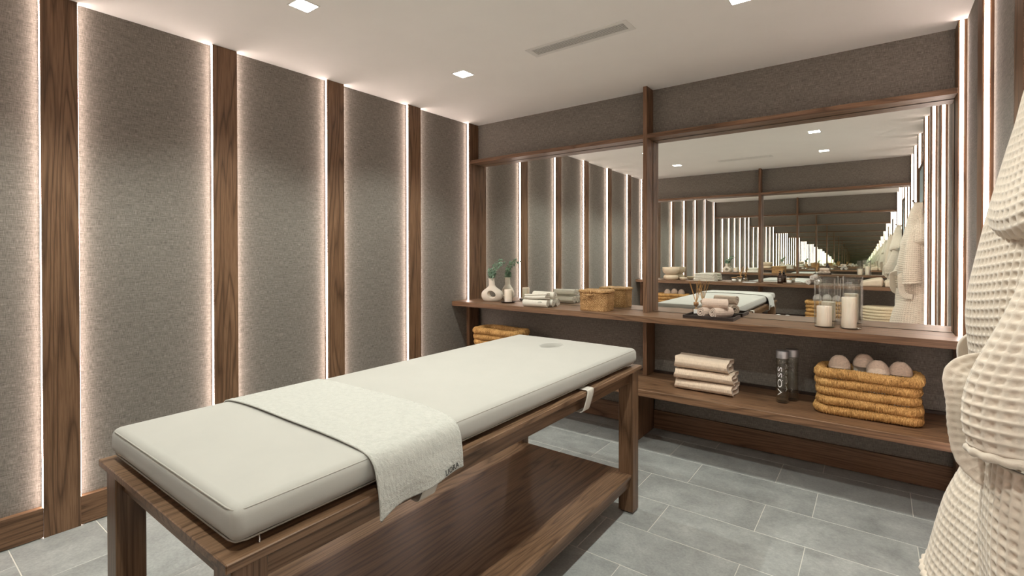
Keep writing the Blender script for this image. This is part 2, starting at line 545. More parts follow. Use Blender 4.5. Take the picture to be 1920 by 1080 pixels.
# ---- floor: grout bed with single stone tiles
floor = struct(bx('floor', -0.2, W+0.16, -DEP-0.12, 0.12, -0.06, -0.0010, M_grout, bev=0))
TL, TWd, G = 0.5825, 0.2895, 0.0027
cache = {}
row = 0
y1 = 0.034
ybr = -0.1035
rows_ = []
while y1 > -DEP-0.03:
    y0 = max(ybr, -DEP-0.034)
    rows_.append((y0, y1)); y1 = ybr; ybr -= TWd
for r, (y0, y1) in enumerate(rows_):
    off = 2.0705 if r % 2 == 0 else 1.8725
    k0 = math.floor((-0.13-off)/TL)
    for k in range(k0, k0+9):
        x0 = max(off+k*TL, -0.115); x1 = min(off+(k+1)*TL, W+0.045)
        if x1-x0 < 0.02: continue
        key = (round(x1-x0, 3), round(y1-y0, 3))
        if key not in cache:
            a, b = key
            cache[key] = box('tile', -a/2+G/2, a/2-G/2, -b/2+G/2, b/2-G/2, -0.010, 0.0, 0.0012, 1)
            cache[key].materials.append(M_tile)
        ob('tile', cache[key], None, floor, ((x0+x1)/2, (y0+y1)/2, 0))

# ---- ceiling
ceiling = struct(bx('ceiling', -0.2, W+0.16, -DEP-0.12, 0.12, H, H+0.08, M_ceil, bev=0))

# ---- side walls with battens, light strips and fabric panels
def side_wall(side, spans, door=None):
    s = -1 if side == 'left' else 1               # local x grows into the wall for the right side
    X = lambda a: s*a
    wall = struct(bx('wall_'+side, X(0.055), X(0.13), -DEP-0.12, 0.12, 0, H, M_dark, bev=0))
    base = bpy.data.objects.new('baseboard_'+side, None); COL.objects.link(base); struct(base)
    for o in (wall, base):
        if side == 'left': o.rotation_euler = (0, 0, -0.0145)
        else: o.location = (W, 0, 0)
    for (ya, yb) in spans:                          # ya = end nearer the camera (more negative)
        b = bx('batten', 0, X(0.055), ya, yb, 0.0, H-0.0005, M_wood['z'], wall, 0.0012)
        low = SZ1+0.001
        corner = yb > -0.01 or ya < -DEP+0.01
        z0 = low if corner else 0.002
        if ya > -DEP+0.01: bx('light_strip', X(0.0070), X(0.0215), ya-0.0016, ya+0.004, z0, H-0.004, M_led, b, 0)
        if yb < -0.01: bx('light_strip', X(0.0070), X(0.0215), yb-0.004, yb+0.0016, z0, H-0.004, M_led, b, 0)
    for (ya, yb), (na, nb) in zip(spans[:-1], spans[1:]):   # gap between this batten (ya) and the next (nb)
        if door and nb < door[1]+0.001 and ya > door[0]-0.001 and abs(ya-door[1]) < 0.02:
            bx('fabric_panel', X(E_), X(0.055), nb, ya, 2.06, H, M_fab, wall, 0)
            continue
        bx('fabric_panel', X(E_), X(0.055), nb, ya, BH-0.003, H, M_fab, wall, 0)
        bx('board', X(0.004), X(0.055), nb+0.0002, ya-0.0002, 0.003, BH, M_wood['y'], base, 0.001)
        # the board stops short of the next batten's near side strip
    return wall
left_spans = []
for k in range(6):
    n = -(0.1232+k*0.6915)
    left_spans.append((n, n+0.1263 if k else 0.0))
left_spans.append((-DEP, -4.03))
wall_left = side_wall('left', left_spans)
right_spans = [(-0.1143, 0.0), (-0.803, -0.702), (-1.462, -1.352), (-2.145, -2.033), (-2.905, -2.795), (-3.565, -3.455), (-DEP, -4.04)]
wall_right = side_wall('right', right_spans, door=(-2.795, -2.145))
door = bpy.data.objects.new('door_1', None); COL.objects.link(door); struct(door); door.location = (W, 0, 0)
bx('door_panel', 0.012, 0.05, -2.775, -2.165, 0.008, 2.03, M_bluedoor, door, 0.002)
bx('door_frame', 0.004, 0.055, -2.795, -2.777, 0.0, 2.06, M_wood['z'], door, 0.001)
bx('door_frame', 0.004, 0.055, -2.163, -2.145, 0.0, 2.06, M_wood['z'], door, 0.001)
bx('door_frame', 0.004, 0.055, -2.777, -2.163, 2.033, 2.06, M_wood['y'], door, 0.001)

# ---- end walls with mirrors, rails, shelves
TN = [0]
def trim(x0, x1, y0, y1, z0, z1, axis):
    TN[0] += 1
    return struct(bx('trim_%d' % TN[0], x0, x1, y0, y1, z0, z1, M_wood[axis], None, 0.0015))
def end_wall(side, labels):
    opp = side == 'front'
    Y = (lambda y: -DEP-y) if opp else (lambda y: y)
    def bb(name, x0, x1, y0, y1, *a, **k): return bx(name, x0, x1, Y(y0), Y(y1), *a, **k)
    wall = struct(bb('wall_'+side, -0.13, W+0.13, 0.06, 0.12, 0, H, M_dark, bev=0))
    XL = -0.058 if opp else 0.0
    for xa, xb in ((XL, DX0), (DX1, W)):
        bb('fabric_panel', xa, xb, 0.0, 0.06, RZ1-0.01, H, M_fab, wall, bev=0)
        bb('fabric_panel', xa-0.03, xb+0.03, 0.035, 0.06, BH-0.003, SZ0, M_fab, wall, bev=0)
    base = bpy.data.objects.new('baseboard_'+side, None); COL.objects.link(base); struct(base)
    bb('board', XL-0.03, DX0, 0.02, 0.035, 0.003, BH, M_wood['x'], base, bev=0.001)
    bb('board', DX1, W+0.03, 0.02, 0.035, 0.003, BH, M_wood['x'], base, bev=0.001)
    for (xa, xb), lb in zip(((XL, DX0), (DX1, W)), labels['mirror']):
        me = box('wall_mirror', xa+0.0015, xb-0.0015, min(Y(-0.006), Y(0)), max(Y(-0.006), Y(0)), SZ1+0.0015, RZ0-0.0015, 0.0012, 1)
        me.materials.append(M_mirror); me.materials.append(M_edge)
        fx = 1 if opp else -1
        for p in me.polygons: p.material_index = 0 if p.normal.y*fx > 0.99 else 1
        mo = tag(ob('wall_mirror', me), lb, 'mirror')
        if opp:
            c = Vector(((xa+xb)/2, -DEP, (SZ1+RZ0)/2))
            mo.matrix_world = Matrix.Translation(c) @ Matrix.Rotation(-0.0022, 4, 'Z') @ Matrix.Rotation(0.0035, 4, 'X') @ Matrix.Translation(-c)
    for xa, xb in ((XL, DX0), (DX1, W)): trim(xa, xb, Y(-DD+0.001), Y(0.0), RZ0, RZ1, 'x')
    trim(DX0, DX1, Y(-DD), Y(0.0), SZ1, H-0.0005, 'z')
    trim(DX0, DX1, Y(-DD), Y(0.035), LZ1, SZ0, 'z')
    trim(DX0, DX1, Y(-0.36), Y(0.02), 0.0, LZ0, 'z')
    def shelf(z0, z1, d, back, lb):
        t = thing('wall_shelf', lb, 'shelf', (0, 0, 0))
        poly = [(XL+0.0015, back), (XL+0.0015, -0.129), (XL-0.031, -0.129), (XL-0.034, -d), (W+0.033, -d), (W+0.033, -0.119), (W-0.0015, -0.119), (W-0.0015, back)]
        poly = [(x, Y(y)) for x, y in poly]
        ob('board', prism('board', poly, z0, z1), M_wood['x'], t)
        return t
    shelf(SZ0, SZ1, SD, 0.0, labels['upper'])
    s2 = shelf(LZ0, LZ1, LD, 0.034, labels['lower'])
    for xa, xb in ((0.002, DX0-0.001), (DX1+0.001, W-0.002)):
        bb('back_strip', xa, xb, 0.014, 0.034, LZ1, LZ1+0.016, M_plate, s2, bev=0.001)
end_wall('back', dict(mirror=['wall mirror behind the vase and the lidded woven basket', 'large wall mirror behind the candle glasses and the towel tray'],
    upper='long oak shelf under the mirrors with vase, baskets and candles on it', lower='low oak shelf holding folded towels, water bottles and slippers'))
end_wall('front', dict(mirror=['mirror on the opposite wall above the cream bowls, seen in reflection', 'mirror on the opposite wall above the amber bottle, seen in reflection'],
    upper='reflected oak shelf on the opposite wall carrying bowls and an amber bottle', lower='reflected low shelf on the opposite wall carrying the round pouf'))

# ---- downlights and air vents
def downlight(x, y, lb):
    t = thing('downlight', lb, 'light', (x, y, H), group='square ceiling downlights')
    o = 0.052
    fr = []
    bm = bmesh.new()
    for (a, b, c, d) in ((-o, o, -o, -o+0.006), (-o, o, o-0.006, o), (-o, -o+0.006, -o+0.006, o-0.006), (o-0.006, o, -o+0.006, o-0.006)):
        r = bmesh.ops.create_cube(bm, size=1)
        for v in r['verts']: v.co = Vector(((a+b)/2+v.co.x*(b-a), (c+d)/2+v.co.y*(d-c), -0.0015+v.co.z*0.003))
    me = bpy.data.meshes.new('frame'); bm.to_mesh(me); bm.free()
    ob('frame', me, M_white, t)
    ob('lens', box('lens', -o+0.006, o-0.006, -o+0.006, o-0.006, -0.002, -0.0005), M_lens, t)
    ld = bpy.data.lights.new('lamp', 'SPOT')
    ld.energy = SPOT_POWER; ld.color = SPOT_COLOR
    ld.spot_size = math.radians(122); ld.spot_blend = 0.55; ld.shadow_soft_size = 0.022
    lo = bpy.data.objects.new('lamp', ld); COL.objects.link(lo); lo.parent = t; lo.location = (0, 0, -0.012)
for x, y, lb in ((0.762, -2.13, 'square recessed downlight cut by the top of the picture, over the foot of the table'),
                 (0.762, -1.04, 'square recessed downlight nearest the fabric wall and the far corner'),
                 (2.40, -0.995, 'square recessed downlight above the lower shelf with the water bottles'),
                 (2.415, -2.09, 'square recessed downlight reflected highest in the large mirror'),
                 (2.415, -3.18, 'square recessed downlight reflected lower, below another, in the large mirror'),
                 (0.78, -3.12, 'square recessed downlight reflected left of the air vent in the large mirror')):
    downlight(x, y, lb)
def vent(y, lb):
    t = thing('ceiling_vent', lb, 'vent', (1.597, y, H), group='slotted ceiling vents')
    L, B = 0.305, 0.060
    ob('slot_shade', box('slot_shade', -L+0.03, L-0.03, -B+0.022, B-0.022, -0.001, -0.0002), plain('vent_slot_shade', (0.05, 0.047, 0.043), 0.8), t)  # flat plate; the shade inside the vent is put into its dark colour
    bx('frame', -L, L, -B, -B+0.022, -0.004, 0, M_white, t, 0.001)
    bx('frame', -L, L, B-0.022, B, -0.004, 0, M_white, t, 0.001)
    bx('frame', -L, -L+0.03, -B+0.022, B-0.022, -0.004, 0, M_white, t, 0.001)
    bx('frame', L-0.03, L, -B+0.022, B-0.022, -0.004, 0, M_white, t, 0.001)
    sm = box('slat', -L+0.031, L-0.031, -0.0027, 0.0027, -0.0042, -0.0025, 0.0006, 1); sm.materials.append(M_white)
    for k in range(7): ob('slat', sm, None, t, (0, -B+0.028+k*(2*B-0.056)/6, 0))
    cm = box('clip', -0.0035, 0.0035, -0.007, 0.007, -0.0065, -0.004, 0.001, 1); cm.materials.append(M_white)  # white tabs added for the downlight glints; the glint is in their colour
    for x in (-0.155, 0.0, 0.13):
        for yy in (-B+0.016, B-0.016): ob('clip', cm, None, t, (x, yy, 0))
vent(-1.045, 'long slotted air vent in the white ceiling above the table')
vent(-3.147, 'long slotted air vent reflected in the large mirror')

# ================================================================== MASSAGE TABLE
tb = thing('massage_table', 'dark oak massage table frame with lower shelf under the cream mattress', 'table', (1.6, -2.04, 0))
TX, TY = 0.375, 0.954
bx('top_board', -TX, TX, -TY, TY, 0.6855, 0.704, M_woodt['y'], tb, 0.002)
LX, LY = 0.074, 0.067
for sx in (-1, 1):
    for sy in (-1, 1):
        xa, ya = sx*(TX-0.012), sy*(TY-0.014)
        l = bx('leg', xa, xa-sx*LX, ya, ya-sy*LY, 0.007, 0.6853, M_woodt['z'], tb, 0.0025)
        bx('foot', xa-sx*0.008, xa-sx*(LX-0.008), ya-sy*0.008, ya-sy*(LY-0.008), 0.0, 0.0072, M_dark, l, 0)
for sx in (-1, 1):
    xa = sx*(TX-0.030)
    bx('apron', xa, xa-sx*0.022, -TY+0.014+LY, TY-0.014-LY, 0.628, 0.6853, M_woodt['y'], tb, 0.0015)
    bx('shelf_rail', xa, xa-sx*0.022, -TY+0.014+LY, TY-0.014-LY, 0.128, 0.1708, M_woodt['y'], tb, 0.0015)
for sy in (-1, 1):
    ya = sy*(TY-0.032)
    bx('apron', -TX+0.012+LX, TX-0.012-LX, ya, ya-sy*0.022, 0.628, 0.6853, M_woodt['x'], tb, 0.0015)
    bx('shelf_rail', -TX+0.012+LX, TX-0.012-LX, ya, ya-sy*0.022, 0.128, 0.1708, M_woodt['x'], tb, 0.0015)
bx('lower_shelf', -TX+0.020, TX-0.020, -TY+0.014+LY*0.55, TY-0.014-LY*0.55, 0.171, 0.190, M_woodt['y'], tb, 0.002)

# mattress
mt = thing('mattress', 'thick cream padded mattress with a face hole, lying on the massage table', 'mattress', (1.6, -2.0375, 0.7045))
MX, MY, MZ = 0.355, 0.936, 0.0395
def mcrown(V):
    V = V.copy()
    u = np.clip(np.abs(V[:, 0])/MX, 0, 1); v = np.clip(np.abs(V[:, 1])/MY, 0, 1)
    top = np.clip((V[:, 2]+MZ)/(2*MZ), 0, 1)
    V[:, 2] += top*0.013*(1-u**3.2)*(1-v**8)
    bulge = 1-(V[:, 2]/MZ)**2
    V[:, 0] *= 1 + 0.012*np.clip(bulge, 0, 1)*(u > 0.9)
    # lower edge tucks in and lifts slightly off the board at the rim
    low = np.clip(-(V[:, 2])/MZ, 0, 1)
    rim = np.maximum(u**10, v**22)
    V[:, 2] += low*rim*0.012
    # soft side creases
    V[:, 2] += 0.0012*np.sin(V[:, 1]*23+V[:, 0]*9)*(1-top)*rim
    V[:, 2] += MZ + 0.004
    return V
body = ob('mattress_body', rbox('mattress_body', MX, MY, MZ, 0.021, (24, 60, 4), mcrown, 5), M_mattress, mt)
cut = ob('cutter', lathe('cutter', [(0.0, -0.2), (0.046, -0.2), (0.046, 0.05), (0.046, 0.2), (0.0, 0.2)], 48))
cut.scale = (1, 1.6, 1); cut.location = (1.612, -1.338, 0.80)
bpy.context.view_layer.update()
bo = body.modifiers.new('hole', 'BOOLEAN'); bo.object = cut; bo.operation = 'DIFFERENCE'; bo.solver = 'EXACT'
dg = bpy.context.evaluated_depsgraph_get()
nm = bpy.data.meshes.new_from_object(body.evaluated_get(dg)); nm.name = 'mattress_body'
body.modifiers.clear(); old = body.data; body.data = nm
if len(nm.materials) == 0: nm.materials.append(M_mattress)
for i in range(len(nm.materials)): nm.materials[i] = M_mattress
bpy.data.objects.remove(cut)
def rrect(hx, hy, r, n=12, z=0.0):
    P = []
    for cx, cy_, a0 in ((hx-r, hy-r, 0), (-hx+r, hy-r, 90), (-hx+r, -hy+r, 180), (hx-r, -hy+r, 270)):
        for k in range(n):
            a = math.radians(a0+90*k/(n-1))
            P.append((cx+r*math.cos(a), cy_+r*math.sin(a), z))
    return np.array(P)
def dense(P, n):
    Q = np.vstack([P, P[:1]]); L = np.concatenate([[0], np.cumsum(np.linalg.norm(np.diff(Q, axis=0), axis=1))])
    t = np.linspace(0, L[-1], n, endpoint=False)
    return np.column_stack([np.interp(t, L, Q[:, i]) for i in range(3)])
ob('piping', tube('piping', dense(rrect(MX-0.0035, MY-0.0035, 0.022, 10, 0.0752), 260), 0.0018, 6, True), M_piping, mt)
ob('piping', tube('piping', dense(rrect(MX-0.0055, MY-0.0055, 0.02, 10, 0.0155), 260), 0.002, 6, True), M_piping, mt)
def strap(y0, sx, slant):
    w2 = 0.027
    xs = [(0.30, 0.0045), (0.36, 0.0045), (0.374, 0.0036), (0.3785, -0.002), (0.379, -0.02), (0.376, -0.045), (0.371, -0.070), (0.364, -0.0775), (0.345, -0.0785), (0.30, -0.0785)]
    P = catmull([(sx*a, b) for a, b in xs], 40)
    G_ = np.array([[(p[0], y0+q+slant*max(0, -p[1])/0.085, p[1]) for q in (np.linspace(-w2, w2, 5)*sx)] for p in P])
    return ob('strap', sheet('strap', G_, 0.0016), M_strap, mt)
for y0 in (0.41, -0.445):
    strap(y0, 1, -0.03); strap(y0, -1, -0.03)
ob('zip_pull', tube('zip_pull', [(0.347, -0.885, 0.013), (0.351, -0.886, 0.005), (0.352, -0.887, 0.0006)], 0.0016, 8), M_chrome, mt)

# terry runner across the mattress
rn = thing('terry_runner', 'off-white terry towel draped across the massage mattress', 'towel', (1.6, -2.53, 0.7045))
def runner_path():
    top = lambda x: 0.083 + 0.0155*(1-(abs(x)/MX)**3.2) + 0.0035
    P = [(-0.3815, -0.002), (-0.380, 0.03), (-0.374, 0.060), (-0.360, 0.0795), (-0.34, top(-0.34)-0.001)]
    P += [(x, top(x)) for x in np.linspace(-0.31, 0.31, 14)]
    P += [(0.335, top(0.335)-0.002), (0.357, 0.0795), (0.3745, 0.060), (0.383, 0.03), (0.3875, 0.0), (0.3885, -0.02), (0.389, -0.040)]
    return P
RP = catmull(runner_path(), 190)
nv = 110
Gr = np.zeros((len(RP), nv, 3))
for i, p in enumerate(RP):
    f = i/(len(RP)-1)
    ya = -0.158 + 0.012*f + 0.004*math.sin(f*9)
    yb = 0.158 - 0.02*f + 0.004*math.sin(f*11+1)
    hang = max(0.0, (0.03-p[1])/0.07) if p[0] > 0 else 0.0
    for j in range(nv):
        q = j/(nv-1)
        y = ya + (yb-ya)*q
        sag = hang*(0.004*math.sin(q*8.5+0.5) - 0.020*(1-q)**5*1.0 + 0.006*q)
        Gr[i, j] = (p[0] + hang*0.004*(1+math.sin(q*9+2)), y, p[1] + sag)
ob('cloth', sheet('cloth', Gr, 0.0045, noise_amp=0.0005), M_terry, rn)
for e, fl in ((0, 0), (nv-1, 0)):
    ob('hem', tube('hem', Gr[::2, e] + np.array([0, 0, 0.0004]), 0.0024, 6), M_terry, rn)
HANG = Gr[-46:].reshape(-1, 3)
def on_runner(u, v, z):
    y, zz = 0.088 + u, -0.0205 + v + 0.10*u
    d = (HANG[:, 1]-y)**2 + (HANG[:, 2]-zz)**2
    k = np.argsort(d)[:4]
    return (float(HANG[k, 0].mean()) + 0.0040 + z, y, zz)
ob('lettering', text_mesh('lettering', 'LIORA', 0.0195, lambda u, v, z: on_runner(u, v, z)), M_ink, rn)

# ================================================================== THINGS ON THE BACK SHELVES
# ---- ring-shaped vase with eucalyptus
def vase():
    t = thing('ring_vase', 'white matte ring vase with a hole through its round belly, beside the candle', 'vase', (0.249, -0.118, SZ1), 0.45)
    prof = catmull([(0.0, 0.0), (0.040, 0.0005), (0.058, 0.004), (0.074, 0.022), (0.0815, 0.048), (0.078, 0.074), (0.062, 0.098), (0.042, 0.116), (0.028, 0.134), (0.026, 0.155), (0.025, 0.176), (0.0262, 0.194), (0.024, 0.1955), (0.0185, 0.190), (0.0175, 0.165), (0.0, 0.160)], 80)
    prof[:, 0] = np.maximum(prof[:, 0], 0); prof[0, 0] = 0
    me = lathe('body', prof, 72)
    for v in me.vertices:
        v.co.x *= 1 + 0.16*min(1, max(0, (0.125-v.co.z)/0.04))
        k = 0.52 + 0.36*min(1, max(0, (v.co.z-0.09)/0.06))
        v.co.y *= k
        v.co.x += 0.004*math.sin(v.co.z*20)
    o = ob('body', me, M_ceramic, t)
    th = np.linspace(0, 2*np.pi, 48, endpoint=False)
    ys = np.linspace(-0.08, 0.08, 17)
    V = []
    for y in ys:
        g = 1 + 0.55*(abs(y)/0.05)**2.2
        for q in th:
            a_, b_ = 0.031*g*math.cos(q), 0.0225*g*math.sin(q)
            V.append((0.006 + a_*math.cos(0.6) + b_*math.sin(0.6), y, 0.061 - a_*math.sin(0.6) + b_*math.cos(0.6)))
    F = grid_faces(17, 48, cv=True)
    F.append(tuple(range(48))[::-1]); F.append(tuple(16*48+i for i in range(48)))
    cm = me_new('cutter', V, F)
    bm = bmesh.new(); bm.from_mesh(cm); bmesh.ops.recalc_face_normals(bm, faces=bm.faces); bm.to_mesh(cm); bm.free()
    bm = bmesh.new(); bm.from_mesh(me); bmesh.ops.remove_doubles(bm, verts=bm.verts, dist=1e-6); bmesh.ops.recalc_face_normals(bm, faces=bm.faces); bm.to_mesh(me); bm.free()
    c = ob('cutter', cm, None, t)
    bpy.context.view_layer.update()
    md = o.modifiers.new('hole', 'BOOLEAN'); md.object = c; md.operation = 'DIFFERENCE'; md.solver = 'EXACT'
    nm = bpy.data.meshes.new_from_object(o.evaluated_get(bpy.context.evaluated_depsgraph_get())); nm.name = 'body'
    o.modifiers.clear(); o.data = nm; nm.shade_smooth()
    nm.set_sharp_from_angle(angle=math.radians(50))
    if len(nm.materials) == 0: nm.materials.append(M_ceramic)
    for i in range(len(nm.materials)): nm.materials[i] = M_ceramic
    bpy.data.objects.remove(c)
    return t
vase()
def eucalyptus():
    t = thing('eucalyptus_sprig', 'green eucalyptus sprigs standing in the white ring vase', 'plant', (0.245, -0.118, SZ1+0.158))
    V = []; F = []
    def leaf(c, d, nrm, s):
        d = d/np.linalg.norm(d); u = np.cross(d, nrm); u /= np.linalg.norm(u); n = np.cross(u, d)
        b = len(V); k = 10
        for e in range(2):
            for i in range(k):
                a = 2*math.pi*i/k
                q = c + d*s*(0.95 - 0.95*math.cos(a))*0.62 + u*s*0.52*math.sin(a) + n*(0.0006*(1-2*e) + s*0.16*math.sin(a)**2)
                V.append(q)
        F.append(tuple(range(b, b+k))); F.append(tuple(range(b+k, b+2*k))[::-1])
        for i in range(k): F.append((b+i, b+k+i, b+k+(i+1) % k, b+(i+1) % k))
    branches = [[(0, 0, 0), (-0.004, 0.0, 0.05), (0.004, 0.005, 0.10), (0.040, 0.012, 0.155), (0.090, 0.008, 0.185), (0.140, -0.005, 0.170)],
                [(0, 0, 0), (0.006, 0.004, 0.045), (0.026, 0.012, 0.09), (0.055, 0.018, 0.135), (0.095, 0.02, 0.165)],
                [(0, 0, 0), (-0.008, -0.004, 0.04), (-0.010, -0.01, 0.075), (0.0, -0.02, 0.115)],
                [(0, 0, 0), (0.010, -0.006, 0.042), (0.020, -0.018, 0.070)]]
    for bi, b in enumerate(branches):
        P = catmull(b, 60)
        ob('stem', tube('stem', P, np.linspace(0.0017, 0.0007, 60), 6), M_twig, t)
        st = 13
        for i in range(st, 60, 3 if bi < 2 else 4):
            tg = P[min(i+1, 59)]-P[i-1]; tg /= np.linalg.norm(tg)
            for sd in (-1, 1):
                rv = RNG.standard_normal(3); side = np.cross(tg, rv); side /= np.linalg.norm(side)
                d = side*sd + tg*0.55 + np.array([0, 0, 0.1])
                leaf(P[i] + d*0.002, d, RNG.standard_normal(3)*0.5 + np.array([0, -0.6, 0.8]), RNG.uniform(0.017, 0.026)*(1-0.25*i/60))
    lv = ob('leaves', me_new('leaves', np.array(V), F), M_leaf, t)
    lv['kind'] = 'stuff'
eucalyptus()
def pillar(name, label, loc, r, h, parent_glass=False):
    t = thing(name, label, 'candle', loc)
    prof = [(0, 0), (r*0.97, 0), (r, 0.002), (r*1.01, h*0.25), (r*0.985, h*0.6), (r*1.01, h-0.004), (r*0.97, h), (r*0.80, h-0.001), (r*0.5, h-0.004), (0.0, h-0.005)]
    P = np.array(prof)
    me = lathe('wax', prof, 40)
    for v in me.vertices:
        a = math.atan2(v.co.y, v.co.x); k = 1 + 0.012*math.sin(3*a+v.co.z*20)
        v.co.x *= k; v.co.y *= k
    ob('wax', me, M_candle, t)
    ob('wick', tube('wick', [(0, 0, h-0.006), (0.001, 0, h+0.003), (0.004, 0.001, h+0.011)], 0.0012, 6), M_blackwick, t)
    return t
pl = thing('candle_plate', 'small dark round plate under the cream pillar candle beside the vase', 'plate', (0.437, -0.135, SZ1))
ob('dish', lathe('dish', [(0, 0.0), (0.042, 0.0), (0.050, 0.002), (0.062, 0.009), (0.064, 0.011), (0.062, 0.0118), (0.05, 0.006), (0.03, 0.004), (0, 0.004)], 48), M_plate, pl)
pillar('pillar_candle', 'cream pillar candle standing on the dark plate beside the vase', (0.437, -0.135, SZ1+0.0045), 0.031, 0.105)

# ---- linen towels beside the vase
def spiral(r0, r1, turns, n, tail=0.0):
    a = np.linspace(0, turns*2*np.pi, n)
    r = r0 + (r1-r0)*a/a[-1]
    P = np.column_stack([r*np.cos(a - turns*2*np.pi - np.pi/2), r*np.sin(a - turns*2*np.pi - np.pi/2)])
    return P
def roll(name, label, cat, R, L, m, loc, rotz, cell=0.0, group=None, turns=2.3, thick=None, n=None, nl=None, tilt=0.0, depth=0.0015):
    t = thing(name, label, cat, loc, rotz, group)
    th = thick or R/(turns+0.5)*0.74
    n = n or (int(300*turns/3.0) if cell else 150)
    P = spiral(th*0.55, R-th/2, turns, n)
    P[:, 1] += R
    me = strip('roll', P, th, L, nl or (int(L/cell*5) if cell else 24), cell, depth, wob=0.003)
    ob('roll', me, m, t)
    if tilt: t.rotation_euler[0] = tilt
    return t
def fold_path(depth, h, layers, r=None):
    """folded cloth seen from its end: layers going up, fold rounding at the front (-) and back"""
    th = h/layers; P = []
    hd = depth/2
    for k in range(layers):
        z = th*(k+0.5)
        xs = np.linspace(hd, -hd, 26) if k % 2 == 0 else np.linspace(-hd, hd, 26)
        a0 = -1 if k % 2 == 0 else 1
        for x in xs: P.append((x, z))
        if k < layers-1:
            for a in np.linspace(-90, 90, 9)[1:-1]:
                P.append((a0*(hd + th/2*math.cos(math.radians(a))), z + th/2 + th/2*math.sin(math.radians(a))))
    return np.array(P), th
def sm(P, it=2):
    P = P.copy()
    for _ in range(it): P[1:-1] = (P[:-2]+2*P[1:-1]+P[2:])/4
    return P
roll('rolled_towel', 'cream linen towel rolled with dark print near its end, in front of its pile', 'towel', 0.030, 0.205, M_linen, (0.800, -0.262, SZ1+0.0005), 0.10, group='cream linen towels by the vase')
roll('rolled_towel', 'cream rolled linen towel lying behind the printed one, on the shelf', 'towel', 0.030, 0.205, M_linen, (0.812, -0.196, SZ1+0.0005), 0.05, group='cream linen towels by the vase')
roll('rolled_towel', 'cream rolled linen towel nearest the mirror, on the shelf', 'towel', 0.029, 0.20, M_linen, (0.820, -0.132, SZ1+0.0005), 0.0, group='cream linen towels by the vase')
roll('rolled_towel', 'cream rolled linen towel lying on top of the two behind it', 'towel', 0.030, 0.20, M_linen, (0.815, -0.160, SZ1+0.057), -0.05, group='cream linen towels by the vase')
def folded(name, label, dx, dy, h, layers, m, loc, rotz, cell=0.0, group=None, curve=None, cat='towel'):
    t = thing(name, label, cat, loc, rotz, group)
    P, th = fold_path(dy-th_(h, layers), h, layers)
    P = sm(P, 2)
    if cell:
        s = np.concatenate([[0], np.cumsum(np.linalg.norm(np.diff(P, axis=0), axis=1))])
        k = int(s[-1]/cell*5)
        P = np.column_stack([np.interp(np.linspace(0, s[-1], k), s, P[:, i]) for i in range(2)])
    me = strip('cloth', P, th*0.86, dx, int(dx/cell*5) if cell else 30, cell, 0.0026, wob=0.004)
    if curve:
        for v in me.vertices:
            v.co.x, v.co.y, v.co.z = curve(v.co.x, v.co.y, v.co.z)
    ob('cloth', me, m, t)
    return t
def th_(h, l): return h/l
folded('folded_towel', 'cream folded linen towel lying on top of the printed rolled towel', 0.185, 0.075, 0.040, 3, M_linen, (0.798, -0.240, SZ1+0.061), 0.10, group='cream linen towels by the vase',
       curve=lambda x, y, z: (x, y, z*(1+0.12*math.sin(x*16)) + 0.002*math.sin(x*30+y*20)))
for o in COL.objects:
    if o.get('label', '').startswith('cream linen towel rolled with dark print'):
        ob('lettering', text_mesh('lettering', 'LIORA', 0.0125, lambda u, v, z: (0.050+u, -0.0302*math.cos(0.35+v/0.03) - 0.0006 - z, 0.030+0.0302*math.sin(0.35+v/0.03))), M_ink, o)

